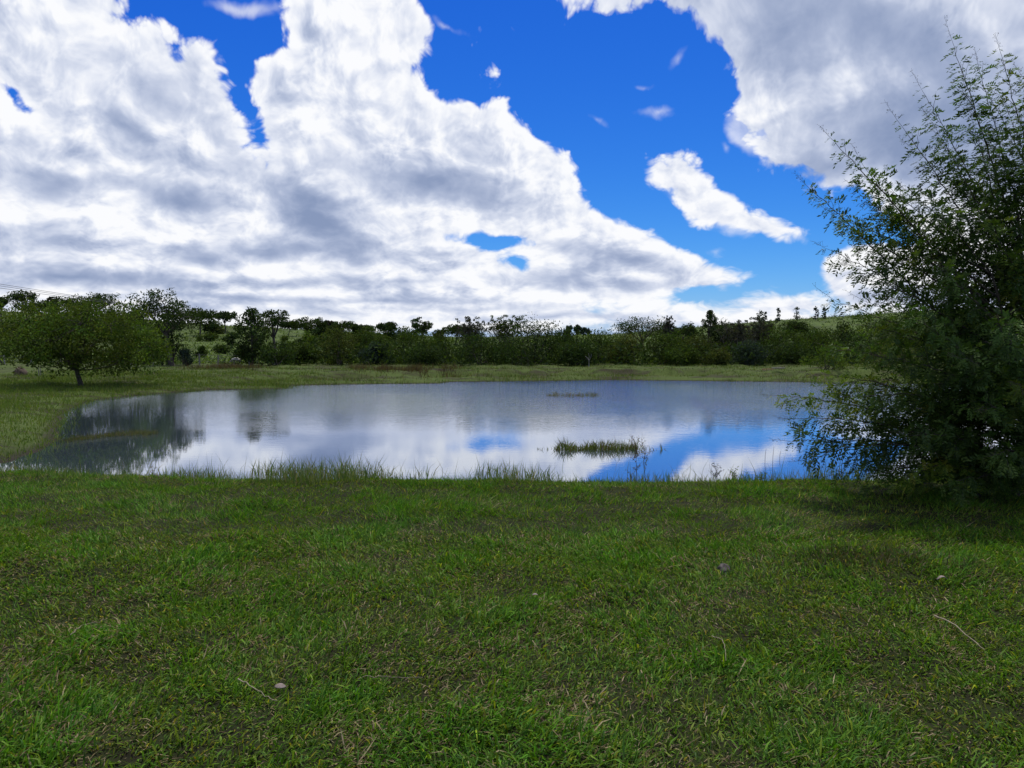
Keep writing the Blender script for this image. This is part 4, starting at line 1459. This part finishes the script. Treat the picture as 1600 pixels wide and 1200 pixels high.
RUS = np.array([(0.12, 0.085, 0.05), (0.085, 0.085, 0.04), (0.14, 0.09, 0.055)])
PUR = np.array([(0.07, 0.045, 0.075), (0.05, 0.06, 0.03)])
weed(996, 760, 686, 9.6, 22, 'tall russet weed in front of the larger reed island, left stem', 8, RUS)
weed(1009, 757, 690, 9.7, 18, 'slightly shorter russet weed right beside the tall russet one', 8, RUS)
weed(1120, 757, 727, 9.6, 16, 'dark leafy weed with purplish top on the near shore', 10, PUR)
weed(1145, 757, 740, 9.5, 10, 'short bushy weed right of the purplish one', 9, GREEN)
weed(1163, 757, 746, 9.5, 8, 'low leafy weed midway between purplish weed and shrub', 8, GREEN)
weed(1188, 757, 742, 9.5, 12, 'branching weed closest to the feathery shrub', 8, GREEN)
weed(985, 757, 744, 9.5, 8, 'short weed left of the russet pair', 6, RUS)
weed(240, 752, 735, 10.2, 10, 'small reddish weed on the near shore at the left', 8, RUS)

# ------------------------------------------------------------------ things lying on the lawn
p = ground_hit(1131, 893)
st_ = link('dark_stone', lump('dark_stone', 0.055, 0.04, 0.055, 0.5, 12, 14, 8), M_STONE, None, p, label='dark lump of stone lying in the grass right of the middle', category='stone')
st_.rotation_euler[2] = 0.5


def curl_leaf(name, L, W, rise):
    k = 7
    t = np.linspace(0, 1, k)
    V = []
    for a in t:
        w = W * math.sin(math.pi * (0.12 + 0.8 * a))
        z = rise * math.sin(math.pi * a) + 0.004
        V += [(-L / 2 + L * a, -w, z), (-L / 2 + L * a, 0, z - 0.003), (-L / 2 + L * a, w, z + 0.002)]
    F_ = []
    for i in range(k - 1):
        for j in range(2):
            F_.append((i * 3 + j, i * 3 + j + 1, (i + 1) * 3 + j + 1, (i + 1) * 3 + j))
    me = mesh_from(name, np.array(V), np.array(F_), smooth=True)
    return me


p = ground_hit(438, 1086)
o = link('fallen_leaf', curl_leaf('fallen_leaf', 0.050, 0.015, 0.004), M_PALE, None, (p.x, p.y, p.z + 0.035), label='pale pinkish dry leaf lying on the grass near the bottom left', category='leaf')
o.rotation_euler = (0.35, 0.1, 0.2)
so = o.modifiers.new('thick', 'SOLIDIFY')
so.thickness = 0.002
p = ground_hit(836, 942)
o = link('fallen_leaf', curl_leaf('fallen_leaf', 0.035, 0.011, 0.006), M_PALE, None, (p.x, p.y, p.z + 0.045), label='tiny pale dry leaf near the middle of the lawn', category='leaf')
so = o.modifiers.new('thick', 'SOLIDIFY')
so.thickness = 0.002
p = ground_hit(1472, 918)
o = link('fallen_leaf', curl_leaf('fallen_leaf', 0.07, 0.014, 0.02), M_PALE, None, (p.x, p.y, p.z + 0.05), label='curled tan dry leaf on the grass at the right', category='leaf')
so = o.modifiers.new('thick', 'SOLIDIFY')
so.thickness = 0.002


def stalk(name, pix, lift, r0, label, mat):
    pts = []
    for px, py in pix:
        q = ground_hit(px, py)
        pts.append((q.x, q.y, q.z + lift))
    pts = np.array(pts)
    t = np.linspace(0, 1, 14)
    pp = np.stack([np.interp(t, np.linspace(0, 1, len(pts)), pts[:, j]) for j in range(3)], 1)
    pp[:, 2] += rng.normal(0, 0.004, 14)
    pp[:, 0] += rng.normal(0, 0.002, 14)
    c0 = pp[0].copy()
    bmesh_obj(name, [(pp - c0, np.linspace(r0, r0 * 0.5, 14))], mat, None, 6, loc=c0, label=label, category='stalk', group='dry stalks on the lawn')


stalk('dry_stalk', [(1460, 978), (1490, 992), (1512, 1012), (1538, 1034)], 0.06, 0.0045, 'pale dry stalk lying on the lawn at the far right', M_DRY)
stalk('dry_stalk', [(372, 1078), (392, 1092), (412, 1105), (434, 1114)], 0.055, 0.003, 'thin brown stalk beside the pale pinkish leaf', M_DRY)
stalk('dry_stalk', [(560, 1078), (600, 1077), (660, 1078)], 0.06, 0.002, 'thin straw lying flat right of the pale pinkish leaf', M_DRY)
stalk('dry_stalk', [(1110, 1010), (1130, 1018), (1134, 1050)], 0.06, 0.0025, 'bent straw on the lawn below the dark stone', M_DRY)
stalk('dry_stalk', [(110, 1010), (130, 992), (165, 985)], 0.06, 0.0025, 'curved brown straw on the lawn at the left', M_DRY)

# rank dark tussock on the little mound at the right
m = 1500
mx0, my0 = on_level(1400, 876, 0.06)
hub = rng.integers(0, 6, m)
tx = mx0 + np.array([-0.62, -0.40, -0.12, 0.08, 0.20, 0.36])[hub] + rng.normal(0, 0.15, m)
ty = my0 + np.array([0.16, 0.05, -0.02, 0.10, -0.06, -0.12])[hub] + rng.normal(0, 0.10, m)
DK = np.array([(0.040, 0.075, 0.014), (0.060, 0.090, 0.020), (0.120, 0.095, 0.050), (0.045, 0.040, 0.024)])
v, f, c = tuft_field(tx, ty, np.full(m, 0.10), 0.006, DK, 0.75, True, 0.0, 1, 0.01)
v = v - np.array([mx0, my0, 0.0])
link('grass_tussock', mesh_from('grass_tussock', v, f, c), M_LAWN, None, (mx0, my0, 0), label='dark matted tussock of grass on the lawn at the right', category='tussock')
